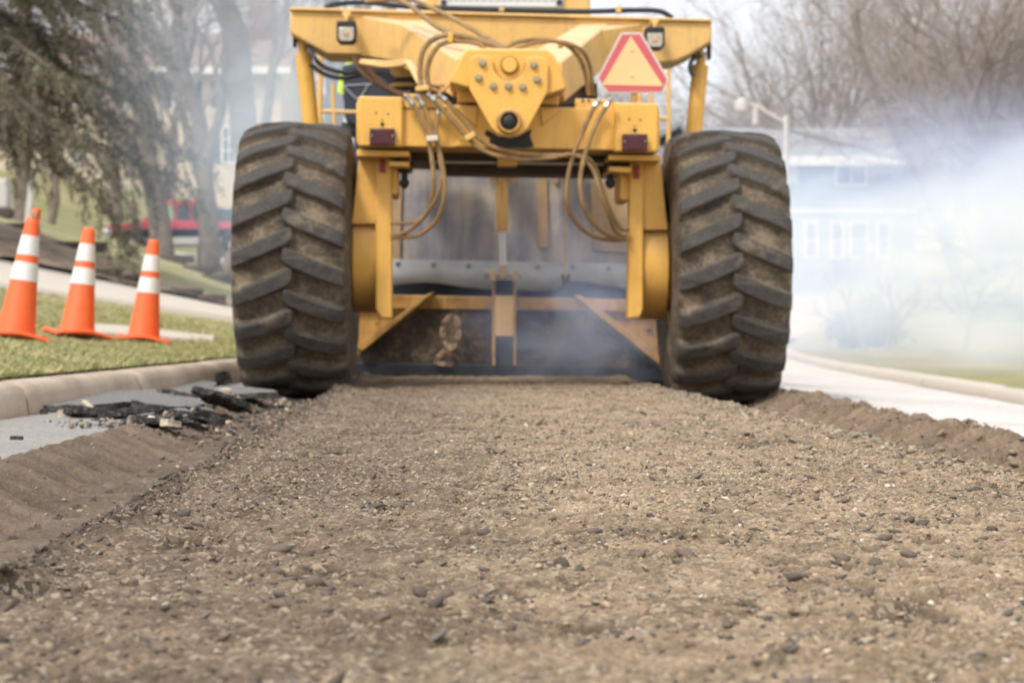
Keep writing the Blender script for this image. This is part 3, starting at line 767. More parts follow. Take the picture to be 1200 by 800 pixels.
# close the ring
i = np.arange(nw - 1); Qw = np.stack([(nth - 1) * nw + i, (nth - 1) * nw + i + 1, i + 1, i], -1)[:, ::-1]
Q = np.concatenate([Q, Qw], 0)
tyre_me = None
def wheel(x, y, z, spin):
    global tyre_me
    rim = MB()
    rim.lathe([(0.10, -0.20), (0.34, -0.20), (0.385, -0.33), (0.40, -0.33), (0.40, -0.30), (0.375, -0.28), (0.36, -0.02), (0.36, 0.10), (0.375, 0.28), (0.40, 0.30), (0.40, 0.33), (0.385, 0.33), (0.34, 0.16), (0.10, 0.12)], 48, 'x')
    for k in range(12):
        a = 2 * math.pi * k / 12
        for sx, hx in ((-0.225, -0.20), (0.13, 0.155)):
            rim.tube([(sx, 0.24 * math.cos(a), 0.24 * math.sin(a)), (hx, 0.24 * math.cos(a), 0.24 * math.sin(a))], 0.018, 6)
    w = rim.build('wheel', M['yellow_dirty'], rig, 0)
    w.location = (x, y, z); w.rotation_euler = (spin, 0, 0)
    if tyre_me is None:
        o = np_mesh('tyre', V, Q, M['tyre'], {'h': hm}, parent=w); tyre_me = o.data
    else:
        o = bpy.data.objects.new('tyre', tyre_me); COL.objects.link(o); o.parent = w
    return w
for px, zc, sp in ((338, 0.832, 0.0), (863, 0.785, 0.12)):
    p = ml(px, 300, -0.8)
    wheel(p.x, 0, zc, sp)
for sx in (-1, 1): wheel(sx * 1.33, 6.2, 0.87, 0.3 * sx)

# ---- rear axle beam -----------------------------------------------
b = MB()
b.prism([(468, 122), (724, 127.5), (724, 176.5), (468, 172)], -0.72, 0.42)
b.prism([(473, 110), (521, 112), (523, 124), (533, 127), (473, 127)], -0.715, 0.05)
b.prism([(674, 116), (720, 117), (720, 130), (674, 129)], -0.715, 0.05)
b.prism([(533, 124), (560, 124.6), (558, 150), (535, 128)], -0.735, 0.03)
b.prism([(633, 128), (658, 127), (655, 131), (635, 148)], -0.735, 0.03)
b.prism([(535, 165), (548, 158), (556, 172), (533, 172)], -0.745, 0.03)
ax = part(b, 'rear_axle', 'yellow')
b = MB(); b.prism([(472, 127), (524, 127), (524, 128.2), (472, 128.2)], -0.724, 0.01); part(b, 'bracket_seam', 'dark_under', ax, 0)
b = MB()
b.prism([(420, 113), (472, 114), (472, 172.5), (420, 171.5)], -0.765, 0.5)
b.prism([(417.8, 120), (421.5, 118), (421.5, 170), (417.8, 168)], -0.74, 0.42)
part(b, 'axle_end_plate', 'yellow', ax, 0.012)
b = MB()
b.prism([(720, 120.5), (771, 121.5), (771, 178.5), (720, 178)], -0.765, 0.5)
b.prism([(769.5, 126), (773, 129), (773, 176), (769.5, 177)], -0.74, 0.42)
part(b, 'axle_end_plate', 'yellow', ax, 0.012)
b = MB()
for x, y, r in ((441, 133, .006), (455, 134, .006), (448, 141, .005), (448.3, 146, .013), (737, 140, .006), (750.5, 141, .006), (743.5, 148, .005), (743.8, 153, .013)):
    p = ml(x, y, -0.768); b.tube([p, p + Vv((0, 0.01, 0))], r, 12)
for x, y in ((683, 118.5), (690, 118.7)):
    p = ml(x, y, -0.718); b.tube([p, p + Vv((0, 0.01, 0))], .009, 10)
part(b, 'mounting_hole', 'black', ax, 0)
# grease running down from the pivot pin: a thin ragged smear on the beam
b = MB()
top = [(570, 152), (576, 155), (584, 160), (597, 162), (608, 160), (616, 155), (623, 152)]
bot = [(621, 160), (626, 172.5), (614, 174), (606, 173.3), (597, 174), (588, 173), (576, 173), (572, 170), (575, 163), (568, 158)]
b.prism(top + bot, -0.724, 0.006); part(b, 'grease_smear', 'grease', ax, 0)
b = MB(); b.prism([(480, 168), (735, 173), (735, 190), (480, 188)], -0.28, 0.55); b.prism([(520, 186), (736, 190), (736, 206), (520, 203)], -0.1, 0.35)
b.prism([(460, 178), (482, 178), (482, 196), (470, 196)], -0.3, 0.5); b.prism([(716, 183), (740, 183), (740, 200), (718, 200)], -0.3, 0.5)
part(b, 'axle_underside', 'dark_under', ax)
b = MB(); b.tube([ml(508, 190, -0.33), ml(735, 193, -0.33)], 0.010, 10); part(b, 'tie_rod', 'fitting', ax, 0)
b = MB(); b.prism([(583, 178), (611, 178.5), (606, 195), (583, 195)], -0.40, 0.12); part(b, 'hose_bracket', 'yellow', ax)
# ---- legs with the final drives -----------------------------------
def leg(L):
    s = 1 if L else -1
    if L:
        flange = [(440, 184), (459, 184), (459.5, 373), (447, 373), (440, 362)]
        neck = [(421, 183), (441, 183), (445, 263), (411.5, 263)]
        xa, xb = ml(411.5, 300, -0.3).x, ml(446, 300, -0.3).x
        tf = [(418, 175.5), (480, 177), (480, 184), (418, 183.5)]; sf = [(456, 189), (480, 189.5), (480, 196), (456, 195.5)]
        inner = [(458, 196), (466, 196), (466, 226), (463, 229), (458, 229)]; refl = [(444.7, 186.3), (451.3, 186.3), (451.3, 202.3), (444.7, 202.3)]
        xo = ml(408, 300, -0.3).x; yz = 302
    else:
        flange = [(738, 188), (754, 188), (754, 362), (750, 372), (735.5, 373.5)]
        neck = [(753, 188), (774, 188), (783, 270), (750, 270)]
        xa, xb = ml(750, 300, -0.3).x, ml(784, 300, -0.3).x
        tf = [(713, 181.5), (774.5, 182), (774.5, 189), (713, 188)]; sf = [(713.5, 195), (740, 196), (740, 203), (713.5, 201.5)]
        inner = [(726.5, 203), (738.5, 203), (738.5, 235), (729, 235), (726.5, 231)]; refl = [(742.6, 193.5), (749.2, 193.5), (749.2, 209.5), (742.6, 209.5)]
        xo = ml(788, 300, -0.3).x; yz = 309
    cz = 0.842 if L else 0.795
    b = MB()
    b.prism(neck, -0.400, 0.72)
    b.lathe([(0.30, xa), (0.350, xa + 0.010), (0.350, xb - 0.010), (0.30, xb)] if xa < xb else [], 56, 'x', (0, -0.062, cz))
    lg = part(b, 'axle_leg', 'yellow', bevel=0.01)
    b = MB(); b.lathe([(0.28, min(xo, xa) if L else xb - .002), (0.30, (xa + .002) if L else max(xo, xb))], 40, 'x', (0, -0.062, cz)); part(b, 'hub_flange', 'yellow_dirty', lg)
    x0, x1 = sorted((ml(440 if L else 737.5, 250, -0.44).x, ml(459.3 if L else 754, 250, -0.44).x))
    b = MB(); b.prism(flange, -0.44, 0.16)
    fl = part(b, 'leg_flange', 'yellow', lg, 0.01, smooth=25)
    b = MB(); b.prism(tf, -0.66, 0.9); b.prism(sf, -0.60, 0.6); b.prism(inner, -0.40, 0.5)
    part(b, 'mounting_bracket', 'yellow', lg, 0.007)
    b = MB(); b.prism(refl, -0.455, 0.02); part(b, 'reflector', 'reflector', lg, 0.003)
    b = MB()
    for x in ((421, 427, 433, 439) if L else (757, 763, 769, 775)):
        p = ml(x, 259 if L else 266, -0.402); b.tube([p, p + Vv((0, .01, 0))], .005, 6)
    part(b, 'flange_bolt', 'bolt', lg, 0)
    p = ml(474 if L else 715, 196, -0.38)
    b = MB(); b.lathe([(0.03, 0.03), (0.045, 0.02), (0.045, -0.03), (0.022, -0.04), (0.022, -0.085), (0.032, -0.09), (0.032, -0.115), (0.012, -0.14)], 12, 'z', p)
    part(b, 'pin_nut', 'black', lg, 0)
    if not L:
        b = MB()
        for y0, y1 in ((268, 292), (338, 360)): b.prism([(735.6, y0), (738.2, y0), (738.2, y1), (735.6, y1)], -0.10, 0.05)
        part(b, 'slot', 'black', lg, 0)
leg(True); leg(False)
# ---- pivot plate ---------------------------------------------------
b = MB()
b.prism([(549, 57), (641, 58), (650, 66), (664, 101), (662, 106), (640, 113), (552, 105), (526, 97), (543, 61)], -0.93, 0.55)
b.prism([(536, 100), (655, 106), (655, 124), (536, 121)], -0.70, 0.4)
pv = part(b, 'axle_pivot', 'yellow', bevel=0.02)
arc = [(597 + 19 * math.cos(a), 76 + 19 * math.sin(a)) for a in np.linspace(math.pi, 0, 14)]
pl = [(550, 104), (550, 73), (553, 67.5), (559, 65.5), (570, 66), (576, 69)] + arc + [(617, 69), (624, 67), (634, 67.5), (640, 70), (642.5, 77), (642, 107), (619, 150), (612, 157), (602, 160), (590, 160), (581, 156), (575, 149)]
b = MB(); b.prism(pl, -0.965, 0.05)
pp = part(b, 'pivot_plate', 'yellow', pv, 0.006, smooth=30)
b = MB(); p = ml(597, 77, -0.94); b.lathe([(0.048, 0.0), (0.048, -0.012), (0.044, -0.016)], 28, 'y', p); part(b, 'boss', 'yellow', pv, 0)
b = MB(); arcp = [ml(597 + 19 * math.cos(a), 76 + 19 * math.sin(a), -0.955) for a in np.linspace(math.pi * 1.02, -math.pi * .02, 24)]
b.tube(arcp, 0.006, 6); part(b, 'weld_bead', 'rust_weld', pv, 0)
b = MB(); p = ml(597, 77, -0.94); b.tube([p + Vv((0.052 * math.cos(a), -0.004, 0.052 * math.sin(a))) for a in np.linspace(0, 2 * math.pi, 33)], 0.004, 6, cap=False); part(b, 'boss_groove', 'rust_weld', pv, 0)
for x, y in ((565.5, 75), (561, 92), (578, 101.5), (596, 101.8), (612.5, 102.7), (625.6, 77), (629.5, 94)):
    p = ml(x, y, -0.965)
    b = MB(); b.lathe([(0.025, 0), (0.025, -0.006)], 16, 'y', p); b.lathe([(0.020, -0.006), (0.020, -0.022), (0.016, -0.026)], 6, 'y', p)
    b.build('bolt', M['bolt'], pp, 0, smooth=30)
p = ml(596.5, 143, -0.965)
b = MB(); b.lathe([(0.078, 0.02), (0.078, -0.03), (0.07, -0.042), (0.056, -0.042), (0.054, -0.015), (0.0555, 0.02)], 32, 'y', p); ring = part(b, 'pin_collar', 'yellow_dirty', pp, 0)
b = MB(); b.lathe([(0.056, 0.0), (0.055, -0.020), (0.035, -0.035), (0.012, -0.038)], 24, 'y', p); part(b, 'pivot_pin', 'grease', pp, 0)
# ---- crossbeam and arms -------------------------------------------
b = MB()
b.prism([(340, 11), (834, 25), (834, 50), (808, 66), (793, 73), (775, 75.5), (700, 73), (480, 68), (460, 67), (383, 65), (340, 40)], 1.3, 0.42)
cb = part(b, 'crossbeam', 'yellow_far', bevel=0.02)
b = MB(); b.prism([(340, 9), (834, 23), (834, 26.5), (340, 13)], 1.27, 0.48); part(b, 'top_flange', 'yellow_far', cb, 0.008)
def arm(far, near, name='frame_arm'):
    b = MB(); b.hexa([ml(x, y, -0.72) for x, y in near], [ml(x, y, 1.34) for x, y in far]); return part(b, name, 'yellow_far', bevel=0.015)
def arm2(far, near):
    # top edges dip steeply so the lit top shows from behind
    b = MB()
    n_ = [ml(x, y, yl) for x, y, yl in near]; f_ = [ml(x, y, yl) for x, y, yl in far]
    b.hexa(n_, f_); return part(b, 'frame_arm', 'yellow_far', bevel=0.012)
arm2([(462, 24, 1.32), (490, 19.5, 1.55), (490, 72, 1.55), (458, 72, 1.32)], [(535, 70, -0.50), (572, 59, -0.30), (572, 118, -0.30), (530, 114, -0.50)])
arm2([(686, 25, 1.55), (714, 28, 1.32), (716, 75, 1.32), (686, 75, 1.55)], [(622, 62, -0.30), (658, 73, -0.50), (662, 120, -0.50), (622, 120, -0.30)])
# gusset between beam and arm
b = MB(); b.hexa([ml(424, 19, 1.296), ml(478, 31, 1.0), ml(478, 75, 1.0), ml(424, 66.2, 1.296)], [ml(432, 22, 1.4), ml(470, 22, 1.4), ml(470, 68, 1.4), ml(432, 66, 1.4)]); part(b, 'gusset', 'yellow_far', cb, 0.01)
b = MB(); b.hexa([ml(702, 36, 1.0), ml(752, 28, 1.296), ml(752, 73, 1.296), ml(702, 80, 1.0)], [ml(708, 28, 1.4), ml(745, 30, 1.4), ml(745, 72, 1.4), ml(708, 72, 1.4)]); part(b, 'gusset', 'yellow_far', cb, 0.01)
# fore-aft frame rails behind the pivot
b = MB()
for x0, x1 in ((538, 566), (632, 660)): b.prism([(x0, 66), (x1, 66), (x1, 112), (x0, 112)], 1.5, 6.0)
part(b, 'frame_rail', 'dark_under', bevel=0.01)
# ---- posts ----------------------------------------------------------
for a_, c_ in (((355.5, 58), (383, 330)), ((821, 72), (796, 330))):
    b = MB(); t0, t1 = ml(*a_, 1.5), ml(*c_, 1.5)
    d = (t1 - t0)
    p1 = t0 + d * 0.018
    b.tube([t0 - d * .04, p1], 0.035, 12); b.tube([p1, p1 + d * .004, t1], [0.05, 0.061, 0.061], 24)
    po = part(b, 'support_post', 'yellow', bevel=0)
    b = MB(); e = t0 - d * 0.03
    for sx in (-1, 1): b.box(e.x + sx * .055 - .012, e.x + sx * .055 + .012, e.y - .05, e.y + .05, e.z - .04, e.z + .10)
    part(b, 'clevis', 'dark_under', po)
    b = MB(); b.box(t1.x - .15, t1.x + .15, t1.y - .2, t1.y + .2, t1.z - .25, t1.z + .02); part(b, 'post_foot', 'yellow_dirty', po)
# ---- work lamps ----------------------------------------------------
for x, y in ((406, 38.5), (767.5, 45.5)):
    b = MB(); s_ = [(x - 11.5, y - 12), (x - 9, y - 13.5), (x + 9, y - 13.5), (x + 11.5, y - 12), (x + 11.5, y + 8), (x + 8, y + 12.5), (x - 8, y + 12.5), (x - 11.5, y + 8)]
    b.prism(s_, 1.02, 0.14); la = part(b, 'work_lamp', 'black', bevel=0.01)
    b = MB(); b.prism([(x - 9, y - 6), (x + 9, y - 6), (x + 9, y + 7), (x + 6.5, y + 10.5), (x - 6.5, y + 10.5), (x - 9, y + 7)], 1.008, 0.02); part(b, 'lens', 'lens', la, 0.006)
    b = MB(); p = ml(x, y + 2, 1.006); b.lathe([(0.022, 0), (0.012, -0.004)], 16, 'y', p); part(b, 'bulb', 'tan', la, 0)
    b = MB(); b.prism([(x - 2.5, y - 20), (x + 2.5, y - 20), (x + 2.5, y - 12), (x - 2.5, y - 12)], 1.06, 0.05); b.prism([(x - 5, y - 24), (x + 6, y - 24), (x + 4, y - 17), (x - 3.5, y - 17)], 1.1, 0.24); part(b, 'lamp_bracket', 'yellow_far', la)
# ---- slow moving vehicle triangle ----------------------------------
b = MB(); b.prism([(727.5, 38.5), (751, 38.5), (783.5, 93), (776.5, 109.5), (711, 109.5), (699.3, 92)], -0.66, 0.004); sg = part(b, 'slow_vehicle_sign', 'sign_white', bevel=0)
b = MB(); b.prism([(729, 41.2), (749.5, 41.2), (781, 93.4), (775, 107.5), (712.5, 107.5), (702, 92.2)], -0.664, 0.003); part(b, 'red_border', 'sign_red', sg, 0)
b = MB(); b.prism([(739, 43), (777, 101.5), (705.5, 100)], -0.668, 0.003); part(b, 'orange_triangle', 'sign_orange', sg, 0)
b = MB()
for y in (59.5, 89.5): p = ml(740.5, y, -0.67); b.lathe([(0.010, 0), (0.008, -.006)], 10, 'y', p)
part(b, 'sign_bolt', 'sign_orange', sg, 0)
b = MB(); b.prism([(739, 90), (747, 90), (747, 122), (739, 122)], -0.65, 0.02); part(b, 'sign_bracket', 'yellow_dirty', sg, 0.003)
# ---- tail lights ----------------------------------------------------
for x, y in ((433.3, 150.5), (729.3, 157)):
    b = MB(); b.prism([(x, y), (x + 29.5, y + .5), (x + 29.5, y + 20.5), (x, y + 20)], -0.83, 0.07); tl = part(b, 'tail_light', 'tail', bevel=0.006)
    b = MB(); b.prism([(x + 7, y + 2), (x + 23, y + 2.5), (x + 23, y + 18), (x + 7, y + 18)], -0.834, 0.01); part(b, 'lens', 'tail', tl, 0.003)
    b = MB()
    for dx in (2.5, 27): p = ml(x + dx, y + 9, -0.833); b.lathe([(0.006, 0), (0.005, -.004)], 8, 'y', p)
    part(b, 'screw', 'fitting', tl, 0)
# ---- moldboard --------------------------------------------------------
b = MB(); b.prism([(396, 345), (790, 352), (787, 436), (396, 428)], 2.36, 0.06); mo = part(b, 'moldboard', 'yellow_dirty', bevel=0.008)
b = MB(); b.prism([(506, 352), (676, 356), (776, 434), (404, 427), (430, 408)], 2.335, 0.03); part(b, 'mud_caked_plate', 'mud', mo, 0)
b = MB(); b.prism([(396, 344), (790, 352), (790, 366), (396, 361)], 2.30, 0.05); part(b, 'stiffener_lip', 'yellow_dirty', mo, 0.01)
b = MB(); b.prism([(392, 424), (788, 432), (790, 446.5), (392, 438.5)], 2.26, 0.06); part(b, 'cutting_edge', 'edge_steel', mo, 0.006)
for q in ([(500, 345), (509, 342), (425, 411), (416, 407)], [(672, 346), (681, 346), (784, 424), (776, 430)]):
    b = MB(); b.prism(q, 2.16, 0.19); part(b, 'diagonal_rib', 'yellow_dirty', mo, 0.005)
b = MB()
for k in range(90):                                   # clods stuck on the plate
    x = random.uniform(440, 770); y = random.uniform(375, 424) if random.random() < .6 else random.uniform(405, 428)
    p = ml(x, y, 2.335); r_ = random.uniform(.004, .018)
    v0, f0 = ico(1); b.add([p + Vv((q[0] * r_ * 1.6, q[1] * r_ * .6, q[2] * r_)) for q in v0], [tuple(f) for f in f0])
tag(part(b, 'mud_clods', 'mud', mo, 0), kind='stuff')
b = MB()
b2 = MB(); b2.prism([(577, 320), (580.5, 320), (580.5, 428), (577, 428)], 2.14, 0.2); b2.prism([(602, 320), (605, 320), (605, 428), (602, 428)], 2.14, 0.2)
b.prism([(580.6, 346), (602, 346.5), (602, 394), (580.6, 394)], 2.12, 0.03)
stt = part(b, 'centre_strut', 'yellow_far', bevel=0.004)
for q_ in b2.build_each('side_plate', M['yellow_dirty'], stt, 0.003): pass
b = MB(); b.prism([(581.3, 328), (601.3, 328), (601.3, 347), (581.3, 347)], 2.2, 0.1); b.prism([(581.3, 392), (601.3, 392), (601.3, 428), (581.3, 428)], 2.2, 0.1); part(b, 'strut_recess', 'edge_steel', stt, 0)
b = MB(); b.prism([(573, 316), (581, 316), (581, 330), (575, 330)], 1.98, 0.2); b.prism([(601, 316), (609, 316), (607, 330), (601, 330)], 1.98, 0.2)
cl = part(b, 'clevis', 'tan', stt)
b = MB(); b.tube([ml(568, 322, 2.05), ml(611, 322.5, 2.05)], 0.022, 12); b.tube([ml(567, 321, 2.05), ml(572, 321, 2.05)], 0.032, 6); part(b, 'clevis_pin', 'fitting', cl, 0)
b = MB(); b.tube([ml(588.3, 207, 1.9), ml(588.3, 269, 2.0), ml(588.3, 271, 2.0)], [0.045, 0.047, 0.042], 20)
b.prism([(585.7, 214), (586.7, 214), (586.7, 262), (585.7, 262)], 1.84, 0.03); b.prism([(590, 214), (591, 214), (591, 262), (590, 262)], 1.84, 0.03)
cy = part(b, 'lift_cylinder', 'yellow_far', bevel=0)
b = MB(); b.tube([ml(588.4, 269, 2.0), ml(589.8, 325, 2.05)], 0.027, 16); part(b, 'piston_rod', 'chrome', cy, 0)
b = MB(); b.prism([(585, 310), (594, 310), (596, 326), (584, 326)], 2.0, 0.1); part(b, 'rod_eye', 'tan', cy, 0.01)
b = MB(); b.prism([(568, 203), (580, 203), (580, 208), (577, 216), (575, 208)], 1.86, 0.12); b.prism([(597, 203), (607, 203), (605, 208), (601, 216), (597, 208)], 1.86, 0.12); b.tube([ml(567, 206, 1.9), ml(608, 206, 1.9)], .014, 8)
part(b, 'cylinder_bracket', 'yellow_far', cy, 0.004)
b = MB(); b.prism([(560, 170), (625, 170), (625, 205), (560, 205)], 1.8, 0.3); part(b, 'cylinder_mount', 'dark_under', cy)
# ---- rubber flap and drum chamber -------------------------------------
xs = np.linspace(452, 742, 60)
lo = 334 + 0.0 * xs
kx = [452, 472, 496, 515, 540, 572, 600, 630, 655, 661, 690, 715, 742]; ky = [336, 333, 331, 332, 336, 339.5, 340, 341, 339, 330, 331, 335, 341]
lo = np.interp(xs, kx, ky); up = 303.5 + (xs - 452) * 0.020
fv = [ml(x, y, 2.53) for x, y in zip(xs, lo)] + [ml(x, y, 2.56) for x, y in zip(xs[::-1], up[::-1])]
b = MB(); nn = len(xs)
b.add(fv, [(k, k + 1, 2 * nn - 2 - k, 2 * nn - 1 - k) for k in range(nn - 1)])
fo = b.build('rubber_flap', M['flap'], rig, 0, smooth=60)
sm = fo.modifiers.new('thick', 'SOLIDIFY'); sm.thickness = 0.012
for x, y in ((466.5, 309), (508, 310), (549, 311), (630.5, 312), (671, 313), (713, 314.5)):
    p = ml(x, y, 2.545); b = MB(); b.lathe([(0.026, 0), (0.026, -0.008), (0.02, -0.01)], 16, 'y', p); w_ = b.build('bolt_washer', M['fitting'], fo, 0, smooth=30)
    b = MB(); b.lathe([(0.009, -0.008), (0.009, -0.018)], 6, 'y', p); b.build('bolt_head', M['black'], w_, 0)
b = MB(); b.prism([(452, 330), (745, 338), (745, 350), (452, 346)], 2.75, 0.1); part(b, 'chamber_lip', 'edge_steel', bevel=0)
b = MB(); b.prism([(408, 198), (778, 202), (778, 312), (408, 308)], 2.9, 0.06); ch = part(b, 'drum_chamber', 'steel_panel', bevel=0)
b = MB()
for q in ([(629, 206), (641, 207), (643, 291), (631, 291)], [(691, 213), (740, 212), (740, 297), (696, 294)], [(452, 213), (471, 214), (469, 306), (452, 306)], [(649, 205), (655, 205), (654, 215), (650, 215)]): b.prism(q, 2.87, 0.04)
part(b, 'stiffener_plate', 'tan', ch, 0.004)
l0, l1 = ml(400, 300, 2.9), ml(784, 300, 2.9)
b = MB(); b.box(l0.x - .06, l0.x, 2.2, 4.9, 0.10, 1.35); b.box(l1.x, l1.x + .06, 2.2, 4.9, 0.06, 1.30); part(b, 'chamber_side_plate', 'yellow_dirty', ch, 0.02)
b = MB(); b.box(l0.x + .01, l1.x - .01, 2.97, 4.9, 1.22, 1.33); b.box(l0.x + .01, l1.x - .01, 4.8, 4.9, 0.15, 1.2); part(b, 'chamber_roof', 'yellow_dirty', ch, 0.02)
b = MB(); b.tube([ml(661.5, 204, 2.2), ml(663, 333, 2.28)], 0.011, 8); rd = part(b, 'depth_rod', 'tan', bevel=0)
b = MB(); b.prism([(658, 321), (661, 321), (663, 328), (665, 321), (668, 321), (667, 336), (659, 336)], 2.25, 0.06); part(b, 'rod_bracket', 'edge_steel', rd)
b = MB(); b.prism([(474, 168), (545, 172), (545, 195), (474, 193)], 2.2, 0.5); b.prism([(640, 178), (700, 180), (700, 196), (640, 196)], 2.2, 0.5); part(b, 'chamber_lift_frame', 'dark_under', ch)
# ---- hood, platform, seat, rails, swivel --------------------------------
b = MB(); b.prism([(497, -40), (692, -36), (692, 205), (497, 205)], 4.4, 3.6); ho = part(b, 'engine_hood', 'yellow_far', bevel=0.04)
b = MB(); b.prism([(516, -34), (660, -32), (660, 10), (516, 8)], 4.36, 0.05); gr = part(b, 'radiator_grille', 'white_panel', ho, 0.01)
b = MB()
for k in range(16):
    for j in range(4):
        x = 524 + k * 8.0; y = -28 + j * 8.5; b.prism([(x, y), (x + 5, y), (x + 5, y + 4), (x, y + 4)], 4.352, 0.006)
part(b, 'grille_slots', 'galv', gr, 0)
b = MB(); b.prism([(517, 0), (523, 0), (523, 7), (517, 7)], 4.345, .01); b.prism([(652, 0), (659, 0), (659, 7), (652, 7)], 4.345, .01); part(b, 'grille_vent', 'shutter', gr, 0)
b = MB(); b.box(-1.25, 1.25, 4.4, 8.2, 1.42, 1.50); b.box(-1.15, 1.15, 5.0, 8.4, 0.95, 1.40); part(b, 'chassis', 'yellow_dirty', bevel=0.02)
b = MB(); b.prism([(490, 96), (505, 96), (505, 200), (490, 200)], 4.3, 1.5); part(b, 'hood_side_panel', 'yellow_far')
c0 = ml(474, 79, 1.6)
b = MB(); c1 = ml(474, 106, 1.6); b.tube([c0 + Vv((0, 0, .1)), ml(474, 93, 1.6)], 0.105, 28); b.tube([ml(474, 99, 1.6), ml(474, 104, 1.6)], 0.11, 28); sw = part(b, 'swivel_drum', 'yellow_far', bevel=0.006)
b = MB(); b.tube([ml(474, 92.5, 1.6), ml(474, 99.5, 1.6)], 0.100, 28); b.tube([ml(474, 104, 1.6), ml(474, 126, 1.6)], 0.09, 20); part(b, 'swivel_band', 'black', sw, 0)
b = MB(); b.prism([(484, 100), (536, 100), (536, 124), (484, 124)], 1.1, 0.5); b.prism([(656, 96), (700, 98), (700, 124), (656, 124)], 1.1, 0.5); part(b, 'valve_block', 'dark_under')
# operator seat
S = 3.9
b = MB(); b.prism([(401, 77), (417, 73), (450, 73), (466, 77), (460, 140), (452, 148), (412, 148), (404, 140)], S, 0.13); se = part(b, 'operator_seat', 'seat', bevel=0.03)
b = MB(); b.prism([(400, 143), (466, 143), (466, 156), (400, 156)], S + .05, 0.5); b.prism([(415, 156), (452, 156), (452, 208), (415, 208)], S + .12, 0.3); part(b, 'seat_base', 'seat', se, 0.02)
b = MB()
for q in ((402, 101, 437, 99), (432, 99.5, 421, 118), (402, 101, 420, 118)): b.tube([ml(q[0], q[1], S - .005), ml(q[2], q[3], S - .005)], 0.006, 6)
part(b, 'seat_stitching', 'flap', se, 0)
b = MB()
for x0, y0, x1, y1 in ((376, 58, 374, 206), (390, 98, 395, 206)): b.tube([ml(x0, y0, 3.2), ml(x1, y1, 3.2)], 0.024 if x0 < 380 else 0.017, 10)
b.tube([ml(376, 131, 3.2), ml(420, 132, 3.2)], 0.017, 10); part(b, 'handrail', 'tan_rail' if 'tan_rail' in M else 'yellow_far', bevel=0)
b = MB()
for x0, y0, x1, y1 in ((783.5, 60, 783, 206), (750, 90, 750, 206), (763, 90, 762, 206)): b.tube([ml(x0, y0, 3.2), ml(x1, y1, 3.2)], 0.019, 10)
b.tube([ml(748, 139, 3.2), ml(783, 139.5, 3.2)], 0.015, 10); part(b, 'handrail', 'yellow_far', bevel=0)
# ---- hoses ----------------------------------------------------------------
YB = -0.80
def hose(pts, r=0.0145, mat='hose', y0=YB, y1=None, fits=()):
    n_ = len(pts); y1 = y0 if y1 is None else y1
    P = [ml(p[0], p[1], (p[2] if len(p) > 2 else y0 + (y1 - y0) * (float(sstep(0.5, 1.0, i / (n_ - 1))) if y0 == YB or y0 < -.81 else i / (n_ - 1)))) for i, p in enumerate(pts)]
    S_ = smooth_path(P, 6)
    b = MB(); b.tube(S_, r, 10); h = b.build('hydraulic_hose', M[mat], rig, 0, smooth=60)
    for e in fits:
        seg = S_[:6] if e == 0 else S_[-5:]
        b = MB(); rr = [r * (1.5 if (k // 2) % 2 == 0 else 1.1) for k in range(len(seg))]
        b.tube(seg, rr, 8); b.build('hose_fitting', M['fitting'], h, 0, smooth=30)
    return h
hose([(475, 112), (486, 126), (495, 144), (502, 163), (506, 186), (508, 215), (503, 245), (488, 263), (472, 274), (459, 275)], fits=(0,), y1=-0.46)
hose([(488, 112), (497, 127), (505, 145), (510, 163), (517, 185), (521, 215), (519, 240), (510, 260), (492, 275), (474, 278), (459, 278)], fits=(0,), y1=-0.46)
hose([(513, 124), (514, 137), (511, 155), (513, 172), (517, 200), (514, 225), (503, 246), (489, 259), (472, 262), (459, 261)], 0.012, fits=(0,), y1=-0.46)
hose([(500, 111), (512, 121), (530, 141), (547, 161), (562, 174), (582, 182.5), (612, 187), (645, 185), (668, 181)], fits=(0,), y0=-.82)
hose([(513, 111), (525, 121), (541, 140), (557, 158), (574, 171), (602, 179), (632, 182), (662, 182.5), (684, 184), (697, 196), (706, 225), (717, 252), (728, 268), (737, 268)], fits=(0,), y0=-.82, y1=-.48)
hose([(703, 118), (695, 128), (685, 150), (673, 178), (666, 205), (664, 232), (671, 256), (690, 274), (713, 281), (737, 280)], fits=(0,), y1=-.48)
hose([(716, 116), (708, 129), (697, 150), (686, 180), (680, 208), (682, 235), (692, 257), (708, 273), (725, 279), (737, 279)], fits=(0,), y0=-.83, y1=-.47)
hose([(668, 181), (682, 186), (695, 200), (704, 226), (714, 254), (722, 272), (737, 278)], 0.012, y1=-.47)
hose([(495, 110), (492, 82), (497, 58), (510, 46), (528, 42), (550, 45), (575, 53), (591, 58)], 0.018, y0=-.72, y1=-.80)
hose([(503, 110), (501, 82), (509, 61), (521, 51), (541, 49), (560, 52), (568, 58)], 0.016, y0=-.70, y1=-.8)
hose([(430, 3), (462, 0), (478, 6), (494, 18), (512, 32), (535, 42), (562, 48), (592, 57)], 0.018, 'hose', 0.9, -.75)
hose([(470, -2), (490, 3), (520, 17), (550, 33), (575, 48), (590, 57)], 0.018, 'hose', 0.9, -.75)
hose([(591, 58), (606, 50), (628, 47), (655, 50), (672, 60), (684, 80), (690, 112)], 0.015, y0=-.8, y1=-.6)
hose([(604, 58), (622, 52), (650, 49), (676, 56), (690, 74), (695, 112)], 0.014, y0=-.8, y1=-.55)
hose([(363, 54, 1.4), (369, 68), (378, 78), (394, 84), (412, 86), (432, 83), (450, 84), (462, 94)], 0.018, 'hose_black', 1.2)
hose([(364, 76), (380, 87), (400, 92), (424, 88), (446, 86), (460, 97)], 0.018, 'hose_black', 1.2)
hose([(822, 66), (812, 70), (808, 80), (812, 90)], 0.016, 'hose_black', 1.35)
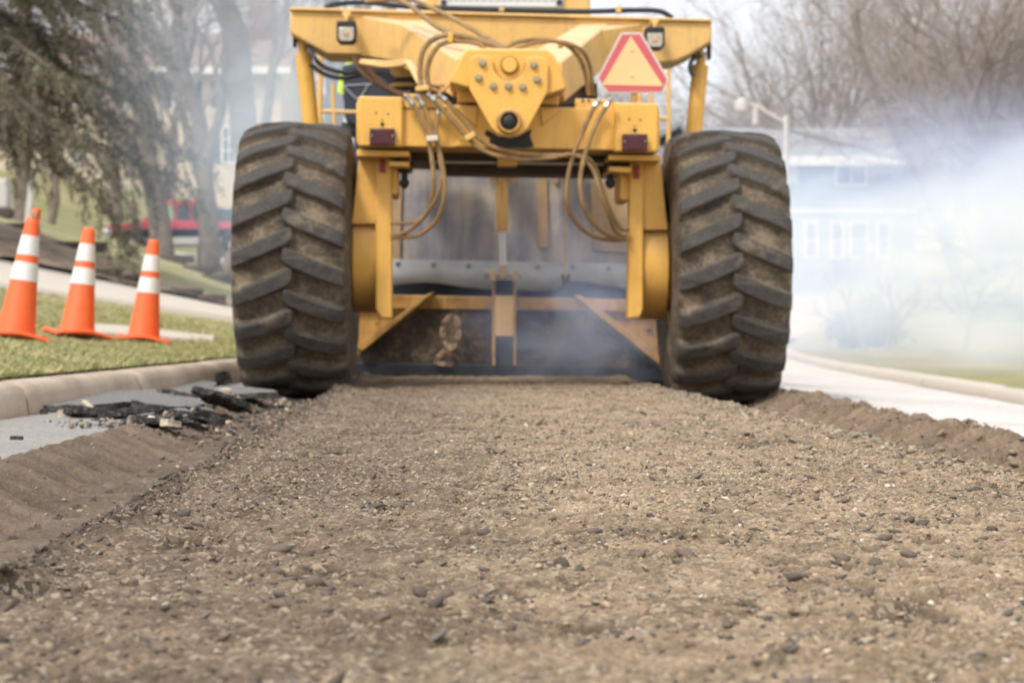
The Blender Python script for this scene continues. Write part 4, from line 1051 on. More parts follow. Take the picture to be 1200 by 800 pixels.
for k, (a_, c_) in enumerate((((415, 68), (470, 113)), ((421, 70), (474, 112)), ((428, 72), (478, 110)), ((434, 76), (482, 108)))):
    hose([a_, (a_[0] + 6, a_[1] + 14), (a_[0] + 20, a_[1] + 27), (a_[0] + 36, a_[1] + 36), c_], 0.016, 'hose_brown', 1.0 + .05 * k)
hose([(381, 10), (395, 5.5), (430, 4), (480, 9), (530, 11), (600, 13), (680, 14.5), (740, 13), (772, 14), (788, 22)], 0.02, 'hose_black', 1.35)
hose([(423, 74), (450, 78), (470, 77), (479, 76), (488, 92), (495, 103)], 0.016, 'yellow_far', 1.0, -.6)
hose([(424, 72), (455, 74), (476, 73), (483, 76), (494, 96), (499, 105)], 0.014, 'yellow_far', 1.0, -.6)
hose([(505, 99), (515, 101), (527, 100)], 0.012, 'yellow_far', -.6); hose([(505, 104), (517, 108), (524, 102), (528, 98)], 0.012, 'yellow_far', -.62)
def clamp(x, y, a, w_, h_, mat='fitting', yl=-0.86):
    b = MB(); ca, sa = math.cos(a), math.sin(a)
    q = [(x + dx * ca - dy * sa, y + dx * sa + dy * ca) for dx, dy in ((-w_, -h_), (w_, -h_), (w_, h_), (-w_, h_))]
    b.prism(q, yl, 0.06); b.build('hose_clamp', M[mat], rig, 0.006)
clamp(506.5, 162.5, -0.1, 7, 3.2, 'sign_white'); clamp(551, 160, -0.55, 6.5, 3.5, 'yellow_far'); clamp(495, 104, -0.1, 8, 3, 'yellow_far', -.80)
clamp(528, 45, 0.05, 3, 6, 'yellow', -.80); clamp(657, 52, 0, 3, 4, 'yellow', -.74); clamp(588, 12, 0, 3, 2.5, 'yellow_far', 1.28); clamp(725, 12, 0, 3, 4, 'yellow_far', 1.28)
# ---- chain hung on the moldboard -----------------------------------------
chain = empty('chain', rig.matrix_basis @ ml(527, 425, 2.2)); tag(chain, 'rusty link chain hanging in a loop on the muddy moldboard', 'chain')
chain.location = ORG + SIDE * ml(527, 425, 2.2).x + FWD * ml(527, 425, 2.2).y + Vector((0, 0, ml(527, 425, 2.2).z)); chain.rotation_euler = (0, 0, YAW)
cp = [(529, 428), (512, 424), (518, 414), (526, 408), (520, 397), (519, 386), (523, 375), (531, 371), (537, 380), (537, 392), (534, 402), (527, 410), (531, 416)]
base = ml(527, 425, 2.2)
path = smooth_path([ml(x, y, 2.24) - base for x, y in cp], 8)
# even steps
acc = [0]
for k in range(1, len(path)): acc.append(acc[-1] + (path[k] - path[k - 1]).length)
nl = int(acc[-1] / 0.052)
def pos(s_):
    k = 0
    while k < len(acc) - 2 and acc[k + 1] < s_: k += 1
    f_ = (s_ - acc[k]) / max(1e-6, acc[k + 1] - acc[k]); return path[k].lerp(path[k + 1], min(1, f_))
b = MB(); ringp = []
for k in range(20):
    a = 2 * math.pi * k / 20; ringp.append(((0.0165 if math.cos(a) >= 0 else -0.0165) + 0.0165 * math.cos(a), 0.0165 * math.sin(a), 0))
ringp.append(ringp[0]); b.tube(ringp, 0.0060, 6, cap=False)
lm = None; lm2 = None
for k in range(nl):
    s_ = (k + .5) * acc[-1] / nl; p = pos(s_); d = (pos(min(acc[-1], s_ + .01)) - pos(max(0, s_ - .01))).normalized()
    if lm is None: o = b.build('chain_link', M['rust'], chain, 0, smooth=80); lm = o.data
    elif k % 2:
        if lm2 is None: lm2 = lm.copy(); lm2.materials[0] = M['rust_light']  # every other link is paler so single links read apart
        o = bpy.data.objects.new('chain_link', lm2); COL.objects.link(o); o.parent = chain
    else: o = bpy.data.objects.new('chain_link', lm); COL.objects.link(o); o.parent = chain
    q = d.to_track_quat('X', 'Z'); o.rotation_mode = 'QUATERNION'
    from mathutils import Quaternion
    o.rotation_quaternion = q @ Quaternion((1, 0, 0), R(90 * (k % 2) + 45 + random.uniform(-15, 15))); o.location = p + Vector((0, -0.015, 0))
# ------------------------------------------------------------------ traffic cones
def slope_at(x, y):
    e = 0.25
    return (ztf(x + e, y) - ztf(x - e, y)) / (2 * e), (ztf(x, y + e) - ztf(x, y - e)) / (2 * e)
def make_cone(name, label):
    t = empty(name); tag(t, label, 'traffic cone', 'traffic cones on the grass')
    b = MB()
    n = 40; ring = []
    for k in range(n):                                    # rounded square plate, slightly warped
        a = 2 * math.pi * k / n; c_, s_ = math.cos(a), math.sin(a)
        q = 0.245 / max(abs(c_), abs(s_)) ** 0.86
        ring.append((q * c_, q * s_))
    lo = [(x, y, 0.004 + 0.016 * math.sin(3 * math.atan2(y, x))) for x, y in ring]; hi = [(x * .97, y * .97, z + 0.028) for x, y, z in lo]
    b.hexa(lo, hi); b.build('cone_base', M['cone'], t, 0.006)
    b = MB(); b.lathe([(0.150, 0.022), (0.143, 0.05), (0.052, 0.872), (0.048, 0.905), (0.040, 0.913), (0.030, 0.905), (0.032, 0.80)], 40); b.build('cone_body', M['cone'], t, 0, smooth=50)
    for z0, z1 in ((0.43, 0.57), (0.625, 0.775)):
        r0 = 0.143 - (z0 - .05) * 0.1107 + 0.003; r1 = 0.143 - (z1 - .05) * 0.1107 + 0.003
        b = MB(); b.lathe([(r0 - .006, z0), (r0, z0 + .001), (r1, z1 - .001), (r1 - .006, z1)], 40); b.build('reflective_band', M['cone_white'], t, 0, smooth=50)
    return t
def dup(root, label=None, group=None):
    r_ = root.copy(); COL.objects.link(r_)
    if label: r_['label'] = label
    if group: r_['group'] = group
    for ch in list(root.children):
        c_ = ch.copy(); COL.objects.link(c_); c_.parent = r_
        for g_ in ch.children:
            d_ = g_.copy(); COL.objects.link(d_); d_.parent = c_
    return r_
c0 = make_cone('traffic_cone', 'orange cone farthest right, nearest the left tyre of the machine')
specs = [((168, 403, 18.0), 118 / 129.6 / 0.913, c0, None), ((90, 398, 16.7), None, None, 'orange cone standing in the middle of the three cones'), ((18, 401, 15.0), None, None, 'orange cone farthest left, cut by the photo edge, with a chipped notched tip')]
for k, ((px, py, Y), _, o_, lab) in enumerate(specs):
    o_ = o_ or dup(c0, lab)
    p = at(px, py, Y); x, y = p.x, p.y; z = ztf(x, y) + 0.04
    gx, gy = slope_at(x, y)
    o_.location = (x, y, z); ang = (8.5, 7.5, 6.0)[2 - k]
    o_.rotation_euler = (R(-1), R(ang), R((10, 35, 20)[k]))
    if k == 2:                                            # the notched tip stands up behind the rim
        b = MB(); b.tube([(0.012, 0, 0.90), (0.018, 0, 0.925), (0.02, 0, 0.985)], [0.036, 0.036, 0.033], 20); b.build('cone_tip', M['cone'], o_, 0.004)
        b = MB(); b.box(-0.018, 0.018, -0.05, -0.028, 0.912, 0.96); b.build('tip_sticker', M['tan'], o_, 0.003)
# heights so that tips meet the photo
for o_, H_ in ((c0, 0.915),): pass

# ------------------------------------------------------------------ broken asphalt by the kerb
def slab(name, label, px, Y, w, d, th, tilt, rz, seed, lift=0.0, cat='asphalt slab', rough=0.012, mat='chunk', sides=9, pts=None, group='broken asphalt pieces beside the kerb'):
    rs = random.Random(seed)
    bm = bmesh.new()
    vs = []
    for k in range(sides):
        a = 2 * math.pi * k / sides + rs.uniform(-.25, .25); q = rs.uniform(.78, 1.08)
        vs.append(bm.verts.new((w * .5 * q * math.cos(a) * 1.15, d * .5 * q * math.sin(a) * 1.15, 0)))
    f = bm.faces.new(vs); ex = bmesh.ops.extrude_face_region(bm, geom=[f])
    for v in ex['geom']:
        if isinstance(v, bmesh.types.BMVert): v.co.z += th; v.co.x *= rs.uniform(.93, 1.0); v.co.y *= rs.uniform(.93, 1.0)
    bmesh.ops.recalc_face_normals(bm, faces=bm.faces)
    bmesh.ops.triangulate(bm, faces=bm.faces)
    for _ in range(4):
        Lmax = max(0.018, min(w, d) / 14)
        ed = [e for e in bm.edges if e.calc_length() > Lmax]
        if not ed: break
        bmesh.ops.subdivide_edges(bm, edges=ed, cuts=1); bmesh.ops.triangulate(bm, faces=bm.faces)
    for v in bm.verts:
        q = v.co * 14 + Vector((seed, 0, 0)); n_ = mnoise.noise_vector(q) * rough + mnoise.noise_vector(q * 3.1) * rough * .6
        edge = 1.0 if v.co.z < th * .9 else 0.35
        v.co += n_ * edge
    me = bpy.data.meshes.new(name); bm.to_mesh(me); bm.free()
    o = link(name, me, M[mat], None, 0, 2, 0)
    x = (px - 600) * Y / F
    o.location = (x, Y, lift); o.rotation_euler = (R(tilt[0]), R(tilt[1]), R(rz))
    return tag(o, label, cat, group)
slab('asphalt_slab', 'large flat slab of grey asphalt heaved up beside the kerb, black broken edge', 122, 10.2, 0.60, 1.30, 0.034, (1.0, 1.0), -8, 3, 0.012, rough=0.014, sides=11)
slab('asphalt_slab', 'smaller cracked slab tipping down beside the large heaved slab', 196, 10.0, 0.34, 0.95, 0.034, (1.2, 5.0), 8, 5, 0.002, rough=0.014, sides=8)
slab('asphalt_slab', 'upturned black wedge of asphalt pointing up, nearest the left tyre', 254, 9.9, 0.30, 0.17, 0.030, (-16, 19), 15, 8, 0.036, rough=0.016, sides=7)
slab('asphalt_slab', 'thin flat grey asphalt plate lying behind the upturned wedge', 262, 11.6, 0.55, 0.9, 0.03, (1, 0), 12, 11, 0.002)
slab('asphalt_slab', 'grey asphalt plate against the kerb beyond the large slab', 205, 12.4, 0.5, 1.1, 0.035, (1, 1), -8, 12, 0.004)
slab('asphalt_chunk', 'dark rounded lump of asphalt sitting against the kerb by the tyre', 256, 13.4, 0.145, 0.12, 0.085, (5, -8), 20, 21, 0.005, 'asphalt chunk', 0.02, 'asphalt_core', 7)
slab('asphalt_chunk', 'long thin black strip of asphalt in front of the large slab', 108, 8.95, 0.24, 0.07, 0.035, (-12, 6), -6, 31, 0.012, 'asphalt chunk', 0.012, 'chunk', 7)
slab('asphalt_chunk', 'flat black fragment in the middle of the rubble below the large slab', 158, 9.0, 0.22, 0.10, 0.03, (-14, -4), 8, 32, 0.006, 'asphalt chunk', 0.012, 'chunk', 7)
slab('asphalt_chunk', 'curled black fragment at the front of the rubble near the wheel trench', 182, 8.35, 0.20, 0.10, 0.024, (-14, 8), 20, 33, -0.004, 'asphalt chunk', 0.016, 'chunk', 7)
slab('asphalt_chunk', 'small black fragment leaning in the rubble beside the curled one', 206, 8.5, 0.14, 0.09, 0.022, (-6, -12), 50, 34, 0.0, 'asphalt chunk', 0.016, 'chunk', 6)
slab('asphalt_chunk', 'black fragment wedged under the right end of the large slab', 196, 9.35, 0.20, 0.12, 0.028, (-10, 10), 20, 35, 0.0, 'asphalt chunk', 0.014, 'chunk', 7)
slab('asphalt_chunk', 'crumbled grey fragment at the right end of the rubble by the trench', 232, 8.9, 0.20, 0.11, 0.03, (-5, 12), 24, 36, -0.01, 'asphalt chunk', 0.016, 'chunk', 8)
slab('asphalt_chunk', 'tiny dark chip alone on the asphalt left of the rubble', 51, 9.35, 0.045, 0.03, 0.022, (0, 0), 0, 37, 0.0, 'asphalt chunk', 0.006, 'asphalt_core', 6)
slab('asphalt_chunk', 'small dark chip on the asphalt edge at the far left', 19, 7.3, 0.05, 0.035, 0.014, (0, 0), 10, 38, 0.0, 'asphalt chunk', 0.006, 'asphalt_core', 6)
slab('asphalt_chunk', 'tiny black chip on the rear corner of the large slab', 61, 10.6, 0.05, 0.04, 0.035, (0, 20), 10, 39, 0.055, 'asphalt chunk', 0.008, 'asphalt_core', 6)
for k_, (px_, Y_, w_, l_) in enumerate(((90, 9.05, .13, 'jagged black splinter of asphalt left of the pale wood stick'), (132, 8.85, .15, 'jagged asphalt fragment in front of the black gap under the large slab'), (170, 8.7, .12, 'tilted asphalt fragment behind the curled one'), (214, 9.1, .13, 'ragged asphalt fragment near the foot of the upturned wedge'), (240, 9.3, .10, 'small ragged asphalt fragment right under the upturned wedge'), (218, 8.35, .10, 'outermost asphalt fragment on the dirt beside the rubble'))):
    slab('asphalt_chunk', l_, px_, Y_, w_, w_ * .6, .026, (-14 + 5 * k_, 10 - 6 * k_), 37 * k_, 70 + k_, 0.004, 'asphalt chunk', .018, 'chunk', 6)
slab('dirt_clod', 'tan clod of clay among the black rubble under the slab edge', 78, 9.15, 0.09, 0.06, 0.03, (0, 0), 0, 41, -0.004, 'dirt clod', 0.012, 'wood', 7, group='tan clods in the rubble')
slab('dirt_clod', 'pale tan clod at the front of the rubble beside the curled fragment', 200, 8.2, 0.10, 0.05, 0.028, (-8, 10), 30, 42, 0.0, 'dirt clod', 0.012, 'wood', 7, group='tan clods in the rubble')
slab('dirt_clod', 'round tan stone beside the upturned wedge of asphalt', 263, 10.6, 0.085, 0.08, 0.045, (0, 0), 0, 43, 0.03, 'dirt clod', 0.012, 'wood', 7, group='tan clods in the rubble')
b = MB(); p0 = at(98, 472, 9.3); p1 = at(112, 485, 8.95); d_ = p1 - p0
b.hexa([p0 + Vector((-.012, 0, .0)), p0 + Vector((.012, 0, .0)), p0 + Vector((.012, 0, .014)), p0 + Vector((-.012, 0, .014))], [p1 + Vector((-.014, 0, .0)), p1 + Vector((.014, 0, .0)), p1 + Vector((.014, 0, .016)), p1 + Vector((-.014, 0, .016))])
o = b.build('wooden_stake', M['wood'], None, 0.002); tag(o, 'short pale splinter of wood leaning on the front edge of the slab', 'wood stick')
# crushed bits around the rubble
n_ = 3200
X = -1.62 + rng.normal(0, 0.17, n_) + 0.1; Y = rng.uniform(8.1, 12.6, n_); X = X + (Y - 8.5) * 0.04
Z = np.where(X > -1.575 + 0.10 * sstep(8.4, 9.2, Y) * sstep(12.5, 10.5, Y), bed(X, Y)[0], 0.002)
cc = np.where((rng.random(n_) < .6)[:, None], np.array([[0.03, 0.028, 0.027]]), pick(n_)) * rng.uniform(0.7, 1.3, (n_, 1))
o = scatter_stones('rubble', X, Y, Z, 0.004 * 5.0 ** (rng.random(n_) ** 3), cc, 1, M['pebble'], sink=0.2)
tag(o, 'black and tan crumbs of broken asphalt around the slabs', 'rubble', kind='stuff')

# ------------------------------------------------------------------ posts and a pedestal on the far lawn
p = at(32, 268, 40); b = MB(); b.box(-.055, .055, -.055, .055, -0.4, 1.0); b.hexa([(-.055, -.055, 1.0), (.055, -.055, 1.0), (.055, .055, 1.0), (-.055, .055, 1.0)], [(-.01, -.01, 1.04), (.01, -.01, 1.04), (.01, .01, 1.04), (-.01, .01, 1.04)])
o = b.build('marker_post', M['galv'], None, 0.01); o.location = (p.x, p.y, ztf(p.x, p.y)); o.rotation_euler = (0, R(6), 0); tag(o, 'thin white post leaning on the mulch bank at the far left', 'post')
p = at(0, 258, 55); t = empty('utility_pedestal', (p.x, p.y, ztf(p.x, p.y) - .03)); tag(t, 'squat grey green utility box on the lawn at the left photo edge', 'utility box')
b = MB(); b.box(-.38, .38, -.3, .3, 0, .22); b.build('pedestal_base', M['stone'], t, .02)
b = MB(); b.box(-.30, .30, -.24, .24, .22, 1.05); bx = b.build('pedestal_cabinet', M['galv'], t, .05)
b = MB(); b.box(-.26, .26, -.252, -.242, .3, .95); b.build('pedestal_door', M['galv'], t, .01)
# edging stones
for k, (px, py, Y, w_, lab) in enumerate(((92, 305, 33.2, 1.0, 'broad dark edging stone on the mulch bank right of the leaning post'), (25, 276, 34.3, .6, 'small dark edging stone at the foot of the leaning post'), (128, 335, 30.4, .5, 'edging stone low in the mulch behind the middle cone'), (152, 340, 30.2, .45, 'edging stone in the mulch just left of the right cone tip'), (218, 356, 29.9, .5, 'edging stone in the mulch between the right cone and the tyre'), (248, 361, 29.8, .45, 'edging stone in the mulch nearest the left tyre'),
        (205, 309, 43, .9, 'flat edging stone under the leafless trunks left of the tyre'), (235, 318, 42, .9, 'flat edging stone beneath the slanting trunk'), (258, 325, 41, .8, 'flat edging stone at the tyre edge beneath the trunks'))):
    p = at(px, py, Y)
    s_ = slab('edging_stone', lab, px, Y, w_, w_ * .5, .16, (0, 0), random.uniform(-20, 20), 60 + k, ztf(p.x, p.y) - .02, 'edging stone', .02, 'stone', 8, group='dark edging stones in the mulch')
    s_.location.x = p.x

# ------------------------------------------------------------------ the parked red vehicle
TY = 65.0; TS = TY / F
tp = at(210, 301, TY)
tz = ztf(tp.x, TY) + 0.03
car = empty('parked_pickup', (tp.x, TY, tz)); tag(car, 'red and silver pickup parked on the hill behind the bare trunks', 'pickup truck')
def cx(px): return (px - 210) * TS
def car_prism(pts, y0, y1, name, mat, parent, bev=.04):
    b = MB(); b.hexa([(x, y0, z) for x, z in pts], [(x, y1, z) for x, z in pts]); return b.build(name, M[mat], parent, bev, 3)
F0, B0 = cx(128), cx(322)
wf, wr = cx(160), cx(281)
def arch(c_, r_, n=9): return [(c_ + r_ * math.cos(a), 0.40 + r_ * math.sin(a)) for a in np.linspace(0, math.pi, n)]
low = [(F0 + .05, .62), (F0 + .02, .50), (F0 + .1, .42)] + arch(wf, .47)[::-1] + arch(wr, .47)[::-1] + [(B0 - .1, .45), (B0, .52), (B0, .72), (F0 + .03, .70)]
body = car_prism(low, -.95, .95, 'lower_body', 'car_silver', car)
up = [(F0 + .03, .715), (B0, .735), (B0, 1.12), (cx(232), 1.17), (cx(182), 1.19), (cx(160), 1.12), (F0 + .16, 1.02), (F0 + .04, .95)]
bd = car_prism(up, -.94, .94, 'upper_body', 'car_red', car, .05)
cab = [(cx(172), 1.15), (cx(193), 1.76), (cx(205), 1.84), (cx(246), 1.86), (cx(252), 1.80), (cx(252), 1.15)]
cb_ = car_prism(cab, -.86, .86, 'cab', 'car_red', car, .06)
for q, mt in (([(cx(199), 1.20), (cx(200), 1.66), (cx(208.5), 1.70), (cx(208.5), 1.20)], 'glass_green'), ([(cx(214), 1.20), (cx(214), 1.70), (cx(227), 1.70), (cx(227), 1.20)], 'glass_dark'), ([(cx(231), 1.20), (cx(231), 1.70), (cx(247), 1.70), (cx(249), 1.20)], 'glass_dark'), ([(cx(181), 1.20), (cx(194), 1.58), (cx(196), 1.60), (cx(196), 1.20)], 'glass_dark')):
    b = MB(); b.hexa([(x, -.885, z) for x, z in q], [(x, .885, z) for x, z in q]); b.build('side_window', M[mt], cb_, 0)
b = MB(); b.hexa([(cx(174) , -.75, 1.24), (cx(174), .75, 1.24), (cx(192), .72, 1.74), (cx(192), -.72, 1.74)], [(cx(174) + .04, -.75, 1.24), (cx(174) + .04, .75, 1.24), (cx(192) + .04, .72, 1.74), (cx(192) + .04, -.72, 1.74)]); b.build('windscreen', M['glass_dark'], cb_, 0)
b = MB(); b.box(cx(254), B0 - .05, -.80, .80, 1.13, 1.62); bc = b.build('bed_cap', M['glass_dark'], car, .06)
for x_ in (wf, wr):
    for sy in (-1, 1):
        b = MB(); b.lathe([(.22, -.11), (.36, -.12), (.39, -.08), (.39, .08), (.36, .12), (.22, .11)], 28, 'y', (x_, sy * .86, .39)); wh = b.build('wheel', M['rubber'], car, 0)
        b = MB(); b.lathe([(.05, -.13), (.21, -.115), (.23, -.09), (.23, .09), (.21, .115), (.05, .13)], 20, 'y', (x_, sy * .86, .39)); b.build('rim', M['car_silver'], wh, 0)
b = MB(); b.box(F0 - .06, F0 + .12, -.92, .92, .42, .62); b.build('front_bumper', M['car_silver'], car, .05)
for sy in (-1, 1):
    b = MB(); b.box(F0 + .0, F0 + .32, sy * .80 - .16, sy * .80 + .16, .74, .93); b.build('headlight', M['head_lamp'], car, .04)
    b = MB(); b.box(cx(211), cx(213.5), sy * .955 - .012, sy * .955 + .012, .98, 1.04); b.build('door_handle', M['black'], car, .01)
    b = MB(); b.box(cx(193), cx(196), sy * 1.0 - .1, sy * 1.0 + .1, 1.2, 1.36); b.build('wing_mirror', M['black'], car, .04)
    b = MB(); b.box(cx(229.2), cx(229.7), sy * .943 - .006, sy * .943 + .006, .6, 1.15); b.build('door_gap', M['black'], car, 0)
    for x_ in (wf, wr):
        b = MB()
        pts = arch(x_, .50, 12); pin = arch(x_, .44, 12)
        for k in range(11): b.hexa([(pts[k][0], sy * .955 - .012, pts[k][1]), (pts[k + 1][0], sy * .955 - .012, pts[k + 1][1]), (pin[k + 1][0], sy * .955 - .012, pin[k + 1][1]), (pin[k][0], sy * .955 - .012, pin[k][1])], [(pts[k][0], sy * .955 + .012, pts[k][1]), (pts[k + 1][0], sy * .955 + .012, pts[k + 1][1]), (pin[k + 1][0], sy * .955 + .012, pin[k + 1][1]), (pin[k][0], sy * .955 + .012, pin[k][1])])
        b.build('wheel_arch', M['black'], car, 0)

# ------------------------------------------------------------------ houses
def window(parent, x0, x1, z0, z1, yf, cols_=2, rows_=2, shut=False):
    fr = MB(); t_ = .10
    for q in ((x0 - t_, x1 + t_, z1, z1 + t_), (x0 - t_, x1 + t_, z0 - t_, z0), (x0 - t_, x0, z0, z1), (x1, x1 + t_, z0, z1)): fr.box(q[0], q[1], yf - .06, yf + .02, q[2], q[3])
    for k in range(1, cols_): x = x0 + (x1 - x0) * k / cols_; fr.box(x - .03, x + .03, yf - .045, yf + .02, z0, z1)
    for k in range(1, rows_): z = z0 + (z1 - z0) * k / rows_; fr.box(x0, x1, yf - .044, yf + .021, z - .03, z + .03)
    wn = fr.build('window', M['white_trim'], parent, 0)
    b = MB(); b.box(x0, x1, yf - .03, yf + .03, z0, z1); b.build('pane', M['pane'], wn, 0)
    if shut:
        for q in ((x0 - .55, x0 - .12), (x1 + .12, x1 + .55)): b = MB(); b.box(q[0], q[1], yf - .05, yf + .02, z0 - .05, z1 + .05); b.build('shutter', M['shutter'], parent, .01)
HY = 88.0; HS = HY / F
hz = lambda py: CAMH - (py - HOR) * HS
hx = lambda px: (px - 600) * HS
ho_ = empty('beige_house', (0, HY, 0)); tag(ho_, 'beige two storey house behind the bare trees on the left hill', 'house')
x0, x1 = hx(62), hx(330); zb_, ze = hz(236), hz(84)
b = MB(); b.box(x0, x1, 0, 9, zb_ - 2, ze)
zr = hz(28)
b.add([(x0, 0.02, ze), (x0, 8.98, ze), (x0, 4.5, zr - .1), (x1, 0.02, ze), (x1, 8.98, ze), (x1, 4.5, zr - .1)], [(0, 1, 2), (3, 5, 4), (0, 2, 5, 3), (1, 4, 5, 2)])
wl_ = b.build('wall', M['siding_beige'], ho_, 0)
b = MB()
for sgn in (0, 1):
    ya, yb = ((-.6, 4.5), (9.6, 4.5))[sgn]
    b.hexa([(x0 - .5, ya, ze - .12), (x1 + .5, ya, ze - .12), (x1 + .5, yb, zr), (x0 - .5, yb, zr)], [(x0 - .5, ya, ze + .08), (x1 + .5, ya, ze + .08), (x1 + .5, yb, zr + .2), (x0 - .5, yb, zr + .2)])
rf = b.build('roof', M['roof_brown'], ho_, 0)
b = MB(); b.box(x0 - .5, x1 + .5, -.74, -.61, ze - .2, ze + .10); b.build('gutter', M['white_trim'], ho_, .02)
b = MB(); b.box(hx(228), hx(231), -.16, -.02, zb_, ze - .2); b.build('downpipe', M['white_trim'], ho_, .02)
b = MB(); b.hexa([(hx(120), -1.6, hz(151)), (hx(184), -1.6, hz(151)), (hx(184), -.01, hz(140)), (hx(120), -.01, hz(140))], [(hx(120), -1.6, hz(148)), (hx(184), -1.6, hz(148)), (hx(184), -.01, hz(137)), (hx(120), -.01, hz(137))]); b.build('porch_roof', M['roof_brown'], ho_, 0)
for a_, c_, e_, f_, sh in ((140, 154, 182, 158, True), (164, 172, 186, 158, False), (262, 282, 190, 150, True), (86, 102, 190, 158, False), (150, 165, 125, 97, True), (205, 222, 125, 97, True), (262, 282, 125, 97, True), (90, 105, 125, 97, True)):
    window(ho_, hx(a_), hx(c_), hz(e_), hz(f_), -.0, 3, 3, sh)
b = MB(); b.box(hx(196), hx(206), -.08, .02, zb_, hz(168)); dr = b.build('door', M['roof_brown'], ho_, .01)
b = MB(); b.box(hx(204), hx(204.7), -.14, -.07, hz(208), hz(205)); b.build('handle', M['bolt'], dr, 0)
b = MB(); b.box(hx(280), hx(305), 3.4, 4.6, zr - 1, zr + 1.6); b.build('chimney', M['brick'], rf, .02)
HY = 98.0; HS = HY / F
h3 = empty('tan_house', (0, HY, 0)); tag(h3, 'tan house at the far left edge, mostly hidden by the spruce', 'house')
x0, x1 = hx(-190), hx(48); zb_, ze = hz(226), hz(120); zr = hz(75)
b = MB(); b.box(x0, x1, 0, 8, zb_ - 3, ze); b.add([(x0, 0.02, ze), (x0, 7.98, ze), (x0, 4, zr - .1), (x1, 0.02, ze), (x1, 7.98, ze), (x1, 4, zr - .1)], [(0, 1, 2), (3, 5, 4), (0, 2, 5, 3), (1, 4, 5, 2)]); b.build('wall', M['siding_beige'], h3, 0)
for sgn in (0, 1):
    ya, yb = ((-.6, 4.0), (8.6, 4.0))[sgn]
    b = MB(); b.hexa([(x0 - .5, ya, ze - .12), (x1 + .5, ya, ze - .12), (x1 + .5, yb, zr), (x0 - .5, yb, zr)], [(x0 - .5, ya, ze + .08), (x1 + .5, ya, ze + .08), (x1 + .5, yb, zr + .2), (x0 - .5, yb, zr + .2)]); b.build('roof', M['roof_brown'], h3, 0)
for a_, c_ in ((-90, -70), (-40, -20), (8, 26)): window(h3, hx(a_), hx(c_), hz(165), hz(138), 0, 2, 2)
HY = 70.0; HS = HY / F
h2 = empty('blue_house', (0, HY, 0)); tag(h2, 'pale blue split level house veiled by smoke right of the machine', 'house')
x0, x1 = hx(838), hx(1072); zb_, ze = hz(352), hz(189)
b = MB(); b.box(x0, x1, 0, 8, zb_ - 1.5, ze); zr = hz(144)
b.add([(x0, 0.02, ze), (x0, 7.98, ze), (x0, 4, zr - .1), (x1, 0.02, ze), (x1, 7.98, ze), (x1, 4, zr - .1)], [(0, 1, 2), (3, 5, 4), (0, 2, 5, 3), (1, 4, 5, 2)])
b.build('wall', M['siding_blue'], h2, 0)
b = MB()
for sgn in (0, 1):
    ya, yb = ((-.6, 4.0), (8.6, 4.0))[sgn]
    b.hexa([(x0 - .6, ya, ze - .12), (x1 + .5, ya, ze - .12), (x1 + .5, yb, zr), (x0 - .6, yb, zr)], [(x0 - .6, ya, ze + .08), (x1 + .5, ya, ze + .08), (x1 + .5, yb, zr + .2), (x0 - .6, yb, zr + .2)])
b.build('roof', M['roof_grey'], h2, 0)
b = MB(); b.box(x0 - .6, x1 + .5, -.74, -.61, ze - .22, ze + .10); b.build('gutter', M['white_trim'], h2, .02)
b = MB(); b.box(x0, x1, -.09, -.005, hz(250), hz(245)); b.build('storey_band', M['white_trim'], h2, .0)
window(h2, hx(981), hx(1013), hz(215), hz(196), 0, 2, 1)
for a_, c_ in ((945, 955), (976, 986), (998, 1014), (1030, 1040)): window(h2, hx(a_), hx(c_), hz(300), hz(262), 0, 1, 2)
b = MB(); b.box(hx(918), hx(934), -.25, -.02, hz(215), hz(190)); b.build('window_surround', M['white_trim'], h2, .02)
b = MB(); b.box(hx(880), hx(915), -.08, .02, hz(345), hz(275)); gd = b.build('garage_door', M['white_trim'], h2, .02)
# side wing with its gable roof behind the machine
b = MB(); xa, xb = hx(700), hx(836.5); zw = hz(200); b.box(xa, xb, 2, 9, zb_ - 1.5, zw); b.build('garage_wall', M['siding_blue'], h2, 0)
b = MB(); xm = (xa + xb) / 2 + 1; zp = hz(140)
b.hexa([(xa - .4, 1.5, zw - .1), (xm, 1.5, zp - .1), (xm, 1.5, zp + .1), (xa - .4, 1.5, zw + .1)], [(xa - .4, 9.4, zw - .1), (xm, 9.4, zp - .1), (xm, 9.4, zp + .1), (xa - .4, 9.4, zw + .1)])
b.hexa([(xm + .002, 1.5, zp - .1), (xb, 1.5, zw - .1), (xb, 1.5, zw + .1), (xm + .002, 1.5, zp + .1)], [(xm + .002, 9.4, zp - .1), (xb, 9.4, zw - .1), (xb, 9.4, zw + .1), (xm + .002, 9.4, zp + .1)])
b.build('garage_roof', M['roof_grey'], h2, 0)
# street lamp
SY = 52.0
lp = at(921, 375, SY); lz = ztf(lp.x, SY); t = empty('street_lamp', (lp.x, SY, lz)); tag(t, 'white street lamp with a slanting arm and round head, in front of the blue house', 'street lamp')
q = lambda px, py: Vector(((px - 921) * SY / F, 0, CAMH - (py - HOR) * SY / F - lz))
b = MB(); b.tube([(0, 0, -.3), q(921, 136)], [.11, .075], 14); b.build('pole', M['galv'], t, 0)
b = MB(); b.tube(smooth_path([q(921, 144), q(905, 136), q(888, 126), q(872, 121)]), .05, 10); b.tube([q(885, 127), q(885, 146)], .09, 10); b.build('arm', M['galv'], t, 0)
b = MB(); c_ = q(869, 124); b.lathe([(.04, .20), (.17, .16), (.20, .02), (.18, -.14), (.10, -.20), (.02, -.21)], 24, 'z', c_); b.build('lamp_head', M['galv'], t, 0)

